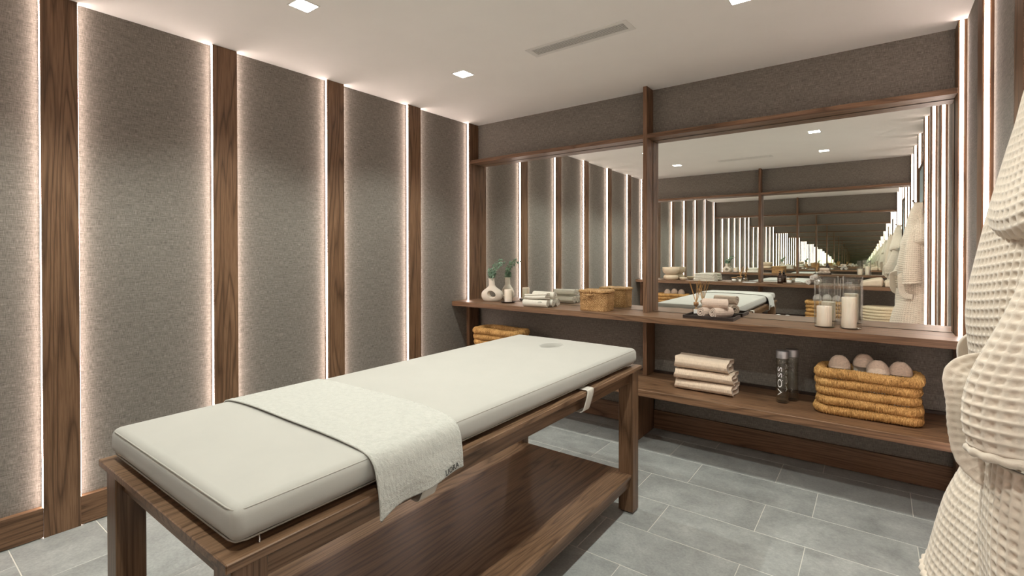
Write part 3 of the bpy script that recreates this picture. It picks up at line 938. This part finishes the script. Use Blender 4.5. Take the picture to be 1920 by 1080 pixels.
# ---- lidded seagrass basket
def seagrass_box():
    t = thing('woven_basket', 'rectangular lidded seagrass basket with a toggle clasp, at the mirror divider', 'basket', (1.268, -0.168, SZ1), 0.0)
    hx, hy, h = 0.108, 0.078, 0.128
    base = dense(rrect(hx, hy, 0.030, 14), 300)
    nr = 46
    z = np.linspace(0, h, nr)
    V = np.zeros((nr, 300, 3))
    cx = np.array([0, 0, 0])
    for i in range(nr):
        k = 1 - 0.03*(1-i/nr) + 0.004*math.sin(i*0.5)
        ridge = 0.0021*(np.abs(math.sin(i*math.pi/3.0)))*np.where((np.arange(300)//4 + i//3) % 2 == 0, 1.0, -0.35)
        d = base/np.linalg.norm(base, axis=1)[:, None]
        V[i] = base*k + d*(ridge + 0.0008*RNG.standard_normal(300))[:, None]
        V[i, :, 2] = z[i]
    F = grid_faces(nr, 300, cv=True)
    F = [f[::-1] for f in F]
    F.append(tuple(range(300))[::-1]); F.append(tuple((nr-1)*300+j for j in range(300)))
    ob('body', me_new('body', V.reshape(-1, 3), F, True), M_seagrass, t)
    lidb = dense(rrect(hx+0.005, hy+0.005, 0.030, 14), 300)
    rows = [(1.0, 0.0), (1.015, 0.005), (1.01, 0.011), (0.985, 0.016), (0.90, 0.0185), (0.75, 0.020), (0.55, 0.0205), (0.3, 0.021), (0.02, 0.021)]
    L = catmull([(a, b, 0) for a, b in rows], 40)
    V = np.zeros((40, 300, 3))
    for i in range(40):
        V[i] = lidb*L[i, 0]
        V[i, :, 2] = h+0.001 + L[i, 1] + 0.0014*np.abs(np.sin(np.arange(300)*0.4 + (i//2 % 2)*1.57))*math.sin(i*1.1)**2 + 0.0008*np.sin(np.arange(300)*0.13)
    F = grid_faces(40, 300, cv=True); F = [f[::-1] for f in F]
    F.append(tuple(range(300))[::-1]); F.append(tuple(39*300+j for j in range(300)))
    ob('lid', me_new('lid', V.reshape(-1, 3), F, True), M_seagrass, t)
    x0 = -0.012
    for dx in (-0.010, 0.010):
        ob('clasp_cord', tube('clasp_cord', catmull([(x0+dx*0.6, -0.060, h+0.020), (x0+dx*0.8, -0.086, h+0.013), (x0+dx, -0.0885, h-0.006), (x0+dx*0.9, -0.0875, h-0.026), (x0+dx*0.2, -0.086, h-0.043)], 26), 0.0035, 8), M_seagrass, t)
    ob('toggle', tube('toggle', catmull([(x0-0.034, -0.0945, h-0.012), (x0, -0.0955, h-0.015), (x0+0.034, -0.0945, h-0.013)], 30), 0.0055+0.0015*np.sin(np.linspace(0, np.pi, 30)), 10), M_seagrass, t)
seagrass_box()

# ---- tray with diffuser and rolled waffle towels
tr = thing('tray', 'shallow dark brown rectangular tray under the diffuser and rolled towels', 'tray', (2.055, -0.135, SZ1))
TXX, TYY = 0.150, 0.100
bx('bottom', -TXX, TXX, -TYY, TYY, 0.0, 0.006, M_tray, tr, 0.001)
for n, a in (('rim', (-TXX, TXX, -TYY, -TYY+0.010)), ('rim', (-TXX, TXX, TYY-0.010, TYY)), ('rim', (-TXX, -TXX+0.010, -TYY+0.010, TYY-0.010)), ('rim', (TXX-0.010, TXX, -TYY+0.010, TYY-0.010))):
    bx(n, *a, 0.006, 0.021, M_tray, tr, 0.0015)
def diffuser(label, loc, rotz=0.0, seed=1, name='reed_diffuser'):
    t = thing(name, label, 'diffuser', loc, rotz)
    b = 0.0255
    def sq(V):
        return V
    prof = [(0, 0), (b*0.9, 0), (b, 0.004), (b, 0.046), (b*0.92, 0.0505), (b*0.5, 0.053), (0.0125, 0.055), (0.0125, 0.060), (0.0145, 0.061), (0.0145, 0.064), (0.011, 0.064), (0.011, 0.054), (b*0.55, 0.049), (b*0.84, 0.045), (b*0.9, 0.006), (0, 0.005)]
    me = lathe('bottle', prof, 48)
    for v in me.vertices:            # squared flask
        if v.co.z < 0.0525:
            a = math.atan2(v.co.y, v.co.x); r = math.hypot(v.co.x, v.co.y)
            k = min(1.0/max(abs(math.cos(a)), abs(math.sin(a))), 1.22)
            v.co.x *= k*0.93; v.co.y *= k*0.93
    ob('bottle', me, M_glass, t)
    ob('oil', rbox('oil', b*0.80, b*0.80, 0.013, 0.004, (4, 4, 4), lambda V: V+np.array([0, 0, 0.0185])), M_oil, t)
    bx('paper_label', -0.0165, 0.0165, -b*0.945-0.0006, -b*0.945+0.0002, 0.012, 0.040, M_label, t, 0)
    ob('stopper', lathe('stopper', [(0.003, 0.058), (0.0105, 0.058), (0.0108, 0.064), (0.0155, 0.0645), (0.0155, 0.083), (0.0145, 0.084), (0.003, 0.084)], 28), M_cork, t)
    rg = random.Random(seed)
    for k in range(8):
        a = 2*math.pi*k/8 + rg.uniform(-0.3, 0.3); sp = rg.uniform(0.03, 0.058); ln = rg.uniform(0.195, 0.225)
        r = tube('reed', [(-0.0045*math.cos(a)*2.2, -0.0045*math.sin(a), 0.028), (0.003*math.cos(a), 0.003*math.sin(a), 0.085), (sp*math.cos(a), sp*math.sin(a)*0.75, ln)], 0.00155, 6)
        ob('reed', r, M_reed, t)
    return t
diffuser('glass reed diffuser with cork stopper and pale reeds on the dark tray', (1.945, -0.085, SZ1+0.0065), 0.35, 3)
PR = 'pink-beige waffle towels rolled on the tray'
rl = dict(cell=0.0105, group=PR, n=330, depth=0.0026)
roll('waffle_roll', 'pink-beige rolled waffle towel low on the tray, beside the diffuser bottle', 'towel', 0.0345, 0.145, M_pinkwaffle, (2.030, -0.135, SZ1+0.0065), math.radians(70), **rl)
roll('waffle_roll', 'pink-beige rolled waffle towel low on the tray, at its open end', 'towel', 0.0345, 0.145, M_pinkwaffle, (2.112, -0.135, SZ1+0.0065), math.radians(60), **rl)
roll('waffle_roll', 'pink-beige rolled waffle towel lying across the top of the other two', 'towel', 0.0335, 0.150, M_pinkwaffle, (2.078, -0.140, SZ1+0.063), math.radians(8), **rl)

# ---- glass hurricanes with candles
def hurricane(label, loc, r, h):
    t = thing('glass_cylinder', label, 'candle holder', loc)
    ob('wall', lathe('wall', [(r, 0.004), (r, h-0.001), (r-0.001, h), (r-0.0025, h-0.0005), (r-0.003, h-0.002), (r-0.003, 0.006)], 64), M_glass, t)
    ob('foot', lathe('foot', [(0, 0), (r-0.004, 0), (r, 0.004), (r-0.003, 0.0065), (0, 0.006)], 64), M_glass, t)
    ob('rim', lathe('rim', [(r-0.0034, h-0.001), (r-0.0034, h+0.0008), (r+0.0004, h+0.0008), (r+0.0004, h-0.001), (r-0.0034, h-0.001)], 64), M_glass, t)
hurricane('clear glass cylinder around the shorter cream candle', (2.662, -0.152, SZ1), 0.050, 0.272)
hurricane('clear glass cylinder around the taller cream candle', (2.781, -0.150, SZ1), 0.050, 0.272)
pillar('pillar_candle', 'shorter cream pillar candle inside a glass cylinder', (2.660, -0.154, SZ1+0.0066), 0.0365, 0.110)
pillar('pillar_candle', 'taller cream pillar candle inside a glass cylinder', (2.774, -0.150, SZ1+0.0066), 0.0345, 0.165)

# ---- lower shelf: folded waffle towels
FG = 'folded beige waffle towels on the lower shelf'
def saddle(k, ph):
    return lambda x, y, z: (x*(1+0.01*math.sin(z*40+ph)), y*(1+0.05*math.sin(x*9+ph)) + 0.006*math.sin(x*11+ph),
                            z*(1+0.04*math.sin(x*14+ph)) - k*(1-(x/0.17)**2)*(z/0.065)*0.5 + 0.0)
folded('folded_waffle_towel', 'beige folded waffle towel at the bottom of the stack on the low shelf', 0.335, 0.165, 0.064, 2, M_waffle, (2.052, -0.225, LZ1+0.001), -0.03, 0.0108, FG, saddle(0.004, 0.3))
folded('folded_waffle_towel', 'beige folded waffle towel in the middle of the stack on the low shelf', 0.338, 0.170, 0.064, 2, M_waffle, (2.048, -0.224, LZ1+0.066), 0.02, 0.0108, FG, saddle(0.007, 1.2))
folded('folded_waffle_towel', 'beige folded waffle towel on top of the stack on the low shelf', 0.315, 0.160, 0.078, 2, M_waffle, (2.036, -0.222, LZ1+0.129), -0.01, 0.0108, FG, saddle(0.014, 2.0))

# ---- water bottles
def bottle(label, loc, rotz):
    t = thing('water_bottle', label, 'bottle', loc, rotz)
    r, h = 0.0325, 0.252
    ob('glass', lathe('glass', [(0, 0.001), (r*0.9, 0.0), (r, 0.004), (r, h), (r*0.97, h+0.002), (r*0.95, h), (r*0.90, h-0.004), (r*0.90, 0.010), (0, 0.009)], 56), M_bottle, t)
    ob('water', lathe('water', [(0, 0.0095), (r*0.89, 0.0105), (r*0.89, 0.212), (0, 0.212)], 48), M_water, t)
    ob('cap', lathe('cap', [(0, h+0.0), (r+0.0010, h), (r+0.0012, h+0.002), (r+0.0012, h+0.039), (r*0.97, h+0.0425), (0, h+0.0430)], 56), M_silver, t)
    R2 = r+0.0005
    ob('lettering', text_mesh('lettering', 'VOSS', 0.034, lambda u, v, z: (R2*math.sin(-v/R2), -(R2+z)*math.cos(v/R2), 0.125+u*1.95), -0.0002, 1.1), M_whiteink, t)
    return t
b1 = bottle('clear glass water bottle with silver cap, in front of its twin', (2.466, -0.232, LZ1), math.radians(-14))
dup(b1, 'clear glass water bottle with silver cap, half hidden behind its twin', (2.505, -0.150, LZ1), math.radians(-60))

# ---- rope baskets
coil_cache = {}
def coil_mesh(hx, hy, cr, rr, key):
    if key in coil_cache: return coil_cache[key]
    n, sg = 520, 18
    P = dense(rrect(hx, hy, cr, 16), n)
    ph = RNG.uniform(0, 6.28, n)
    def disp(i, th):
        tw = 0.0016*np.sin(i*2*np.pi/5.2 + th*1.0 + 0.6*np.sin(i*0.11)) + 0.0010*np.sin(i*2*np.pi/3.1 - th*2 + 1.3)
        return tw + 0.0011*RNG.standard_normal((n, sg))
    me = tube('coil', P, rr, sg, True, True, disp)
    for v in me.vertices:
        v.co.x += 0.0025*math.sin(v.co.y*22+key*1.7); v.co.z += 0.0022*math.sin(v.co.x*17+key*2.3)
    me.materials.append(M_rattan)
    coil_cache[key] = me
    return me
def rope_basket(label, loc, rotz=0.0):
    t = thing('rope_basket', label, 'basket', loc, rotz)
    rr = 0.0245
    sizes = [(0.212, 0.100), (0.207, 0.098), (0.203, 0.095), (0.207, 0.098), (0.211, 0.101)]
    for k, (a, b) in enumerate(sizes):
        ob('coil', coil_mesh(a-0.006, b-0.006, 0.040, rr if k < 4 else 0.026, k), None, t, (0.003*math.sin(k*2.1), 0.002*math.cos(k*1.7), rr + 0.002 + k*0.0475))
    bx('bottom', -0.19, 0.19, -0.078, 0.078, 0.006, 0.016, M_rattan, t, 0.003)
    return t
rb1 = rope_basket('open basket of thick coiled rope holding slippers on the lower shelf', (2.853, -0.222, LZ1))
dup(rb1, 'open basket of thick coiled rope half hidden behind the massage table', (0.445, -0.248, LZ1), 0.0)

def slipper(name, label, loc, lean, turn, m_up, group, L=0.25, wdt=0.088, flat=False):
    """toe up slipper: sole plate with rounded toe and knitted upper"""
    t = thing(name, label, 'slipper', loc, 0, group)
    n = 60
    a = np.linspace(0, 2*np.pi, n, endpoint=False)
    sx = wdt/2*np.sin(a); sz = np.where(np.cos(a) > 0, np.cos(a)*0.062 + (L-0.062), np.cos(a)*0.045 + 0.045)
    sx = sx*np.where(sz < L*0.55, 0.86, 1.0)
    out = np.column_stack([sx, sz])
    V = []; F = []
    for k, y in ((0.93, 0.002), (1.0, 0.005), (1.0, 0.012), (0.95, 0.014)):
        c = np.array([0, L/2])
        q = (out-c)*k + c
        V += [(p[0], y, p[1]) for p in q]
    F = grid_faces(4, n, cv=True)
    F.append(tuple(range(n))); F.append(tuple(3*n+i for i in range(n))[::-1])
    ob('sole', me_new('sole', np.array(V), F, True), M_sole, t)
    nu, nv = 40, 44
    G_ = np.zeros((nu, nv, 3))
    for i in range(nu):
        f = i/(nu-1)
        z = L - 0.001 - f*L*0.27
        zz = (L-z)
        hw = wdt/2*math.sqrt(max(0.0008, 1-((0.062-min(zz, 0.062))/0.062)**2))
        hh = 0.012 + 0.030*math.sqrt(max(0.0, min(1, zz/0.09)))
        for j in range(nv):
            b = math.pi*j/(nv-1)
            G_[i, j] = (hw*1.03*math.cos(b), 0.010 - hh*math.sin(b)**0.8, z - 0.018*f*math.sin(b)*0)
    ob('upper', sheet('upper', G_, 0.004, 0.0075, 0.0016, ref=np.array([0, 0.02, L-0.1])), m_up, t)
    t.rotation_euler = (lean, 0, turn)
    return t
SG = 'knitted slippers in the rope basket'
for lb, x, y, z, ln, tn in (('taupe knitted slipper in the rope basket, at the end nearest the bottles', 2.735, -0.235, 0.450, -0.10, 0.0),
                            ('taupe knitted slipper in the rope basket, standing behind another', 2.842, -0.185, 0.462, -0.06, 0.04),
                            ('taupe knitted slipper in the rope basket, standing in front of another', 2.900, -0.252, 0.446, -0.12, -0.03),
                            ('taupe knitted slipper in the rope basket, at the end nearest the robe', 2.992, -0.222, 0.446, -0.08, -0.06)):
    slipper('slipper', lb, (x, y, z), ln, tn, M_slipper, SG, wdt=0.094)

# ================================================================== THINGS ON THE OPPOSITE WALL (seen in the mirror)
OY = -DEP+0.155
bw = thing('pedestal_bowl', 'cream bowl on a rounded foot at the end of the reflected shelf', 'bowl', (0.405, OY, SZ1))
ob('foot', lathe('foot', [(0, 0), (0.075, 0), (0.098, 0.012), (0.108, 0.035), (0.105, 0.058), (0.090, 0.076), (0.06, 0.083), (0, 0.085)], 56), M_creamceramic, bw)
ob('bowl', lathe('bowl', [(0, 0.084), (0.07, 0.085), (0.098, 0.098), (0.116, 0.125), (0.122, 0.155), (0.122, 0.186), (0.119, 0.189), (0.115, 0.186), (0.113, 0.155), (0.10, 0.115), (0.06, 0.100), (0, 0.098)], 56), M_creamceramic, bw)
sb = thing('small_bowl', 'little cream bowl between the big bowl and folded towels in the mirror', 'bowl', (0.600, OY+0.03, SZ1))
ob('bowl', lathe('bowl', [(0, 0), (0.025, 0), (0.045, 0.014), (0.055, 0.036), (0.053, 0.046), (0.050, 0.045), (0.046, 0.03), (0.025, 0.010), (0, 0.008)], 40), M_creamceramic, sb)
for k, (lb, dz, s) in enumerate((('lowest', 0.0, 0), ('middle', 0.037, 1), ('topmost', 0.073, 2))):
    folded('folded_towel', 'cream folded towel, %s of the three on the reflected shelf' % lb, 0.30-0.01*s, 0.15, 0.036, 2, M_linen, (0.905, OY, SZ1+0.0005+dz), 0.03*s, group='folded towels on the reflected shelf',
           curve=lambda x, y, z: (x, y, z*(1+0.06*math.sin(x*14+s))))
def jar(label, loc):
    t = thing('candle_jar', label, 'jar', loc)
    ob('glass', lathe('glass', [(0, 0), (0.030, 0), (0.0335, 0.004), (0.0335, 0.056), (0.031, 0.056), (0.031, 0.006), (0, 0.005)], 40), M_glass, t)
    ob('wax', lathe('wax', [(0, 0.0055), (0.0305, 0.0055), (0.0305, 0.044), (0, 0.044)], 32), M_jarwax, t)
    ob('lid', lathe('lid', [(0, 0.0565), (0.035, 0.0565), (0.0355, 0.058), (0.0355, 0.066), (0.034, 0.0675), (0, 0.068)], 40), M_lidwood, t)
    a = np.linspace(math.pi/2-0.75, math.pi/2+0.75, 14)
    G_ = np.array([[(0.0340*math.cos(q), 0.0340*math.sin(q), z) for z in np.linspace(0.014, 0.044, 4)] for q in a])
    ob('paper_label', sheet('paper_label', G_, 0.0005), M_label, t)
    return t
j1 = jar('small lidded candle jar with white label beside the reflected diffuser', (1.300, OY+0.02, SZ1))
dup(j1, 'small lidded candle jar with white label beside the amber bottle', (1.972, OY+0.02, SZ1))
diffuser('small reed diffuser beside a candle jar on the reflected shelf', (1.383, OY+0.015, SZ1+0.0005), math.pi+0.3, 9)
bk = thing('booklet', 'thin pale booklet lying on the reflected shelf near its divider', 'booklet', (1.500, OY+0.045, SZ1), 0.1)
bx('cover', -0.075, 0.075, -0.055, 0.055, 0.0, 0.0012, M_paper, bk, 0)
bx('pages', -0.073, 0.074, -0.053, 0.053, 0.0013, 0.005, M_label, bk, 0.0005)
bx('cover', -0.075, 0.075, -0.055, 0.055, 0.0051, 0.0063, M_paper, bk, 0)
def amber(label, loc):
    t = thing('pump_bottle', label, 'bottle', loc)
    ob('bottle', lathe('bottle', [(0, 0), (0.031, 0), (0.034, 0.004), (0.034, 0.088), (0.030, 0.102), (0.018, 0.112), (0.014, 0.116), (0.014, 0.122), (0, 0.122)], 44), M_amber, t)
    ob('collar', lathe('collar', [(0, 0.1222), (0.0165, 0.1222), (0.0165, 0.138), (0.008, 0.140), (0.005, 0.142), (0.005, 0.152), (0, 0.152)], 28), M_pumpblack, t)
    ob('pump_head', rbox('pump_head', 0.010, 0.022, 0.0055, 0.004, (4, 6, 3), lambda V: V + np.array([0, 0.010, 0.158])), M_pumpblack, t)
    a = np.linspace(math.pi/2-0.8, math.pi/2+0.8, 14)
    for z0 in (0.030, 0.040, 0.050, 0.066):
        G_ = np.array([[(0.0343*math.cos(q), 0.0343*math.sin(q), z) for z in (z0, z0+0.0025)] for q in a[3:-3]])
        ob('print_line', sheet('print_line', G_, 0.0003), M_jarwax, t)
    return t
am = amber('amber glass pump bottle beside a candle jar on the reflected shelf', (1.868, OY+0.01, SZ1))
OG = 'white rolled towels on the reflected shelf'
orl = dict(group=OG)
M_greyroll = plain('pale_waffle', (0.66, 0.60, 0.55), 0.95, 0.05, var=0.06, vscale=60, bstr=0.5, bscale=500)
roll('rolled_towel', 'pale rolled towel on the reflected shelf, at the end nearest the candle jar', 'towel', 0.034, 0.17, M_greyroll, (2.205, OY, SZ1+0.0005), math.radians(100), **orl)
roll('rolled_towel', 'pale rolled towel on the reflected shelf, at the end away from the jar', 'towel', 0.034, 0.17, M_greyroll, (2.285, OY, SZ1+0.0005), math.radians(92), **orl)
roll('rolled_towel', 'pale rolled towel resting on top of the two reflected rolled towels', 'towel', 0.034, 0.17, M_greyroll, (2.245, OY, SZ1+0.060), math.radians(96), **orl)
def throw(label, loc, rotz, sx, sy, h, ph):
    t = thing('folded_throw', label, 'throw', loc, rotz, 'folded beige throws on the reflected shelf')
    def f(V):
        V = V.copy(); V[:, 2] += h/2
        V[:, 2] *= (0.55 + 0.55*np.clip((V[:, 0]/sx*0.5+0.5), 0, 1)) * (1+0.10*np.sin(V[:, 1]*24+ph) + 0.07*np.sin(V[:, 0]*20+V[:, 1]*13+ph))
        return V
    ob('cloth', rbox('cloth', sx, sy, h/2, 0.02, (22, 16, 6), f), M_seafold, t)
    def g(V):
        V = f(V*np.array([0.96, 0.9, 0.35])) ; V[:, 2] += 0.0; return V
    return t
throw('beige folded throw on the reflected shelf, beside the rolled towels', (2.850, OY, SZ1+0.0005), 0.06, 0.110, 0.095, 0.085, 0.4)
throw('beige folded throw on the reflected shelf, at the end by the robe', (3.072, OY, SZ1+0.0005), -0.05, 0.100, 0.095, 0.105, 1.9)
# lower shelf opposite
rb3 = dup(rb1, 'reflected coiled rope basket beside the oak divider, holding pale slippers', (0.475, -DEP+0.235, LZ1), math.pi)
rb4 = dup(rb1, 'reflected coiled rope basket behind the candle glasses, holding pale slippers', (2.395, -DEP+0.235, LZ1), math.pi)
WG = 'pale slippers in the reflected rope baskets'
M_taupew = M_whiteslip
for lb, x, z, tn in (('pale slipper in the reflected basket by the divider, outer one', 0.372, 0.452, math.pi), ('pale slipper in the reflected basket by the divider, middle one', 0.475, 0.462, math.pi+0.03), ('pale slipper in the reflected basket by the divider, inner one', 0.580, 0.456, math.pi-0.03)):
    slipper('slipper', lb, (x, -DEP+0.235, z), -0.10, tn, M_slipper, WG, wdt=0.094)
for lb, x, z, tn in (('white slipper in the basket seen behind the shorter candle, nearest the table', 2.292, 0.470, math.pi), ('white slipper in the basket seen behind the shorter candle, middle one', 2.396, 0.475, math.pi+0.03), ('white slipper in the basket seen behind the shorter candle, far one', 2.50, 0.466, math.pi-0.03)):
    slipper('slipper', lb, (x, -DEP+0.235, z), -0.10, tn, M_whiteslip, WG, wdt=0.094)
def flat_slipper(label, x):
    t = slipper('slipper', label, (x, -DEP+0.34, LZ1+0.001), 0, 0, M_whiteslip, 'white slippers lying on the reflected low shelf', 0.24, 0.088)
    t.rotation_euler = (math.radians(-90), 0, 0)
    t.location = (x, -DEP+0.15, LZ1+0.014)
flat_slipper('white slipper of the pair on the reflected low shelf, nearer the table', 1.872)
flat_slipper('white slipper of the pair on the reflected low shelf, farther from the table', 1.975)
pf = thing('rope_pouf', 'round pale rope pouf basket on the low shelf in the mirror', 'pouf', (2.932, -DEP+0.25, LZ1))
for k in range(6):
    z = 0.018+k*0.034; r = 0.165+0.014*math.sin((k+0.5)/6*math.pi)
    ob('coil', tube('coil', [(r*math.cos(a), r*math.sin(a), z) for a in np.linspace(0, 2*np.pi, 90, endpoint=False)], 0.0185, 12, True), M_pouf, pf)
ob('cushion', lathe('cushion', [(0, 0.005), (0.155, 0.005), (0.158, 0.03), (0.158, 0.185), (0.15, 0.205), (0.12, 0.212), (0.05, 0.206), (0, 0.204)], 60), M_pouf, pf)

# ================================================================== ROBE ON ITS HOOK
hk = thing('robe_hook', 'bronze robe hook on the batten beside the blue door', 'hook', (W, -2.085, 1.675))
ob('plate', lathe('plate', [(0, 0), (0.016, 0), (0.018, 0.002), (0.017, 0.005), (0, 0.006)], 28), M_hook, hk).rotation_euler = (0, -math.pi/2, 0)
ob('arm', tube('arm', catmull([(-0.004, 0, 0), (-0.03, 0, 0.001), (-0.055, 0, 0.004), (-0.070, 0, 0.016)], 20), 0.0052, 12), M_hook, hk)
ob('knob', lathe('knob', [(0, -0.008), (0.006, -0.007), (0.009, 0), (0.006, 0.007), (0, 0.008)], 20), M_hook, hk).location = (-0.071, 0, 0.020)

rbk = thing('bathrobe', 'beige waffle bathrobe with belt, hanging from a hook on the batten wall', 'bathrobe', (W, -2.085, 0))
AXIS = lambda G: G*np.array([0, 0, 1.0]) + np.array([-0.02, 0, 0])
def interp_rows(rows, z):
    R = np.array(rows)[::-1]
    return [np.interp(z, R[:, 0], R[:, i]) for i in range(1, R.shape[1])]
def shell(rows, z0, z1, nz, nth, folds=0.05, nf=4.0, ph=0.0, zt=None, lo=0.0, hi=math.pi):
    Q = catmull(rows, 400)
    order = np.argsort(Q[:, 0]); Q = Q[order]
    G_ = np.zeros((nz, nth, 3))
    zs = np.linspace(z1, z0, nz); th = np.linspace(lo, hi, nth)
    for i, z in enumerate(zs):
        A, B, c = (np.interp(z, Q[:, 0], Q[:, k]) for k in (1, 2, 3))
        f = 1 + folds*np.sin(nf*th + ph + (1.7-z)*1.1)*(0.35+0.65*(z1-z)/(z1-z0+1e-6))
        zz = z + (zt(th, (z1-z)/(z1-z0)) if zt else 0)
        s = np.sign(np.sin(th))*np.abs(np.sin(th))**0.8
        G_[i] = np.stack([-(0.007 + A*s*f), c + B*np.cos(th)*(1+0.03*np.sin(nf*2*th+ph)), zz + 0*th], -1)
    return G_
CELL = 0.0160
body_rows = [(1.665, 0.050, 0.030, 0.0), (1.60, 0.074, 0.095, 0.0), (1.50, 0.100, 0.150, 0), (1.40, 0.122, 0.19, 0), (1.30, 0.142, 0.205, 0), (1.16, 0.164, 0.215, 0), (1.05, 0.158, 0.225, 0), (0.95, 0.158, 0.23, 0), (0.85, 0.163, 0.235, 0), (0.75, 0.196, 0.25, 0), (0.60, 0.226, 0.275, 0)]
Gb = shell(body_rows, 0.600, 1.665, 370, 256, 0.05, 5, 0.6, zt=lambda th, f: f*0.02*np.sin(3*th+0.5))
ob('body', sheet('body', Gb, 0.006, CELL, 0.0072, ref=AXIS), M_robe, rbk)
ob('hem', tube('hem', Gb[-1], 0.0085, 10, False, True, lambda i, th: 0.0016*np.sin(i*0.9+th)), M_robe, rbk)
lin_rows = [(0.72, 0.175, 0.24, 0), (0.60, 0.200, 0.262, 0), (0.50, 0.190, 0.26, 0), (0.44, 0.165, 0.25, 0)]
Gl = shell(lin_rows, 0.455, 0.70, 40, 120, 0.04, 4, 1.5, zt=lambda th, f: f*0.03*np.sin(2*th))
ob('lining', sheet('lining', Gl, 0.006, 0.010, 0.0015), M_lining, rbk)
col_rows = [(1.672, 0.048, 0.035, 0), (1.62, 0.070, 0.105, 0), (1.56, 0.088, 0.150, -0.01), (1.48, 0.104, 0.195, -0.02), (1.40, 0.122, 0.250, -0.03), (1.345, 0.135, 0.280, -0.045), (1.315, 0.139, 0.290, -0.05), (1.290, 0.132, 0.285, -0.05), (1.278, 0.108, 0.250, -0.04)]
Gc = shell(col_rows, 1.280, 1.672, 140, 240, 0.02, 3, 2.0, zt=lambda th, f: f*(0.05*(1-np.sin(th))**1.2 + 0.006*np.sin(6*th)))
ob('collar', sheet('collar', Gc, 0.011, CELL, 0.0072, ref=AXIS), M_robe, rbk)
ob('collar_edge', tube('collar_edge', Gc[-1], 0.011, 10, False, True, lambda i, th: 0.0014*np.sin(i*0.9+th)), M_robe, rbk)
def sleeve(ysgn, rows):
    nz, nth = 170, 110
    Q = catmull(rows, nz)
    th = np.linspace(0, 2*np.pi, nth, endpoint=False)
    G_ = np.zeros((nth, nz, 3))
    for i in range(nz):
        z, cx, a, cy2, b = Q[i]
        rad = 1 + 0.04*np.sin(3*th + z*9)
        G_[:, i] = np.stack([cx + a*np.cos(th)*rad, ysgn*(cy2 + b*np.sin(th)*rad), z + 0.008*np.cos(th)*((1.42-z)/0.45)], -1)
    o = ob('sleeve', sheet('sleeve', G_, 0.006, CELL, 0.0072, closed=True, ref=G_.mean(0)[None]), M_robe, rbk)
    ob('cuff', tube('cuff', G_[:, -1], 0.0075, 10, True, True, lambda i, th: 0.0014*np.sin(i*0.9+th)), M_robe, o)
sleeve(-1, [(1.42, -0.062, 0.030, 0.15, 0.04), (1.30, -0.070, 0.044, 0.205, 0.048), (1.18, -0.088, 0.064, 0.236, 0.054), (1.065, -0.112, 0.088, 0.250, 0.056), (1.00, -0.117, 0.094, 0.255, 0.056), (0.955, -0.112, 0.092, 0.254, 0.054)])
sleeve(1, [(1.42, -0.062, 0.038, 0.14, 0.04), (1.30, -0.072, 0.050, 0.185, 0.042), (1.18, -0.078, 0.056, 0.215, 0.042), (1.065, -0.082, 0.060, 0.232, 0.042), (1.0, -0.082, 0.060, 0.236, 0.042)])
# hanging front panel on the camera side of the robe
pr = [(0.93, 0.170, 0.10, -0.215), (0.80, 0.178, 0.12, -0.215), (0.66, 0.172, 0.13, -0.215), (0.50, 0.168, 0.14, -0.215)]
Gp = shell(pr, 0.50, 0.93, 130, 130, 0.05, 6, 0.2, lo=0.9, hi=math.pi)
ob('front_panel', sheet('front_panel', Gp, 0.006, CELL, 0.0072, ref=lambda G: G*np.array([0, 0, 1.0])+np.array([0, -0.215, 0])), M_robe, rbk)
# belt: a loop that stands away from the robe
bp = catmull([(-0.105, -0.120, 1.070), (-0.165, -0.160, 1.068), (-0.206, -0.180, 1.050), (-0.205, -0.190, 1.00), (-0.202, -0.192, 0.95), (-0.192, -0.196, 0.910), (-0.160, -0.208, 0.888), (-0.110, -0.225, 0.884)], 120)
def ribbon(P, wd, yn):
    T = np.gradient(P, axis=0); T /= np.linalg.norm(T, axis=1)[:, None]
    S = np.cross(T, np.array([-0.35, yn*0.94, 0.1])); S /= np.linalg.norm(S, axis=1)[:, None] + 1e-9
    q = np.linspace(-wd/2, wd/2, 16)
    return P[:, None, :] + S[:, None, :]*q[None, :, None]
bp2 = bp*np.array([0.80, -1, 1])
ob('belt', sheet('belt', ribbon(bp, 0.042, -1), 0.008, 0.0125, 0.003, ref=AXIS), M_robe, rbk)
bp = bp + np.array([0.010, 0, 0])
bp2 = bp*np.array([0.78, -1, 1])
ob('belt', sheet('belt', ribbon(bp2, 0.042, 1), 0.008, 0.0125, 0.003, ref=AXIS), M_robe, rbk)
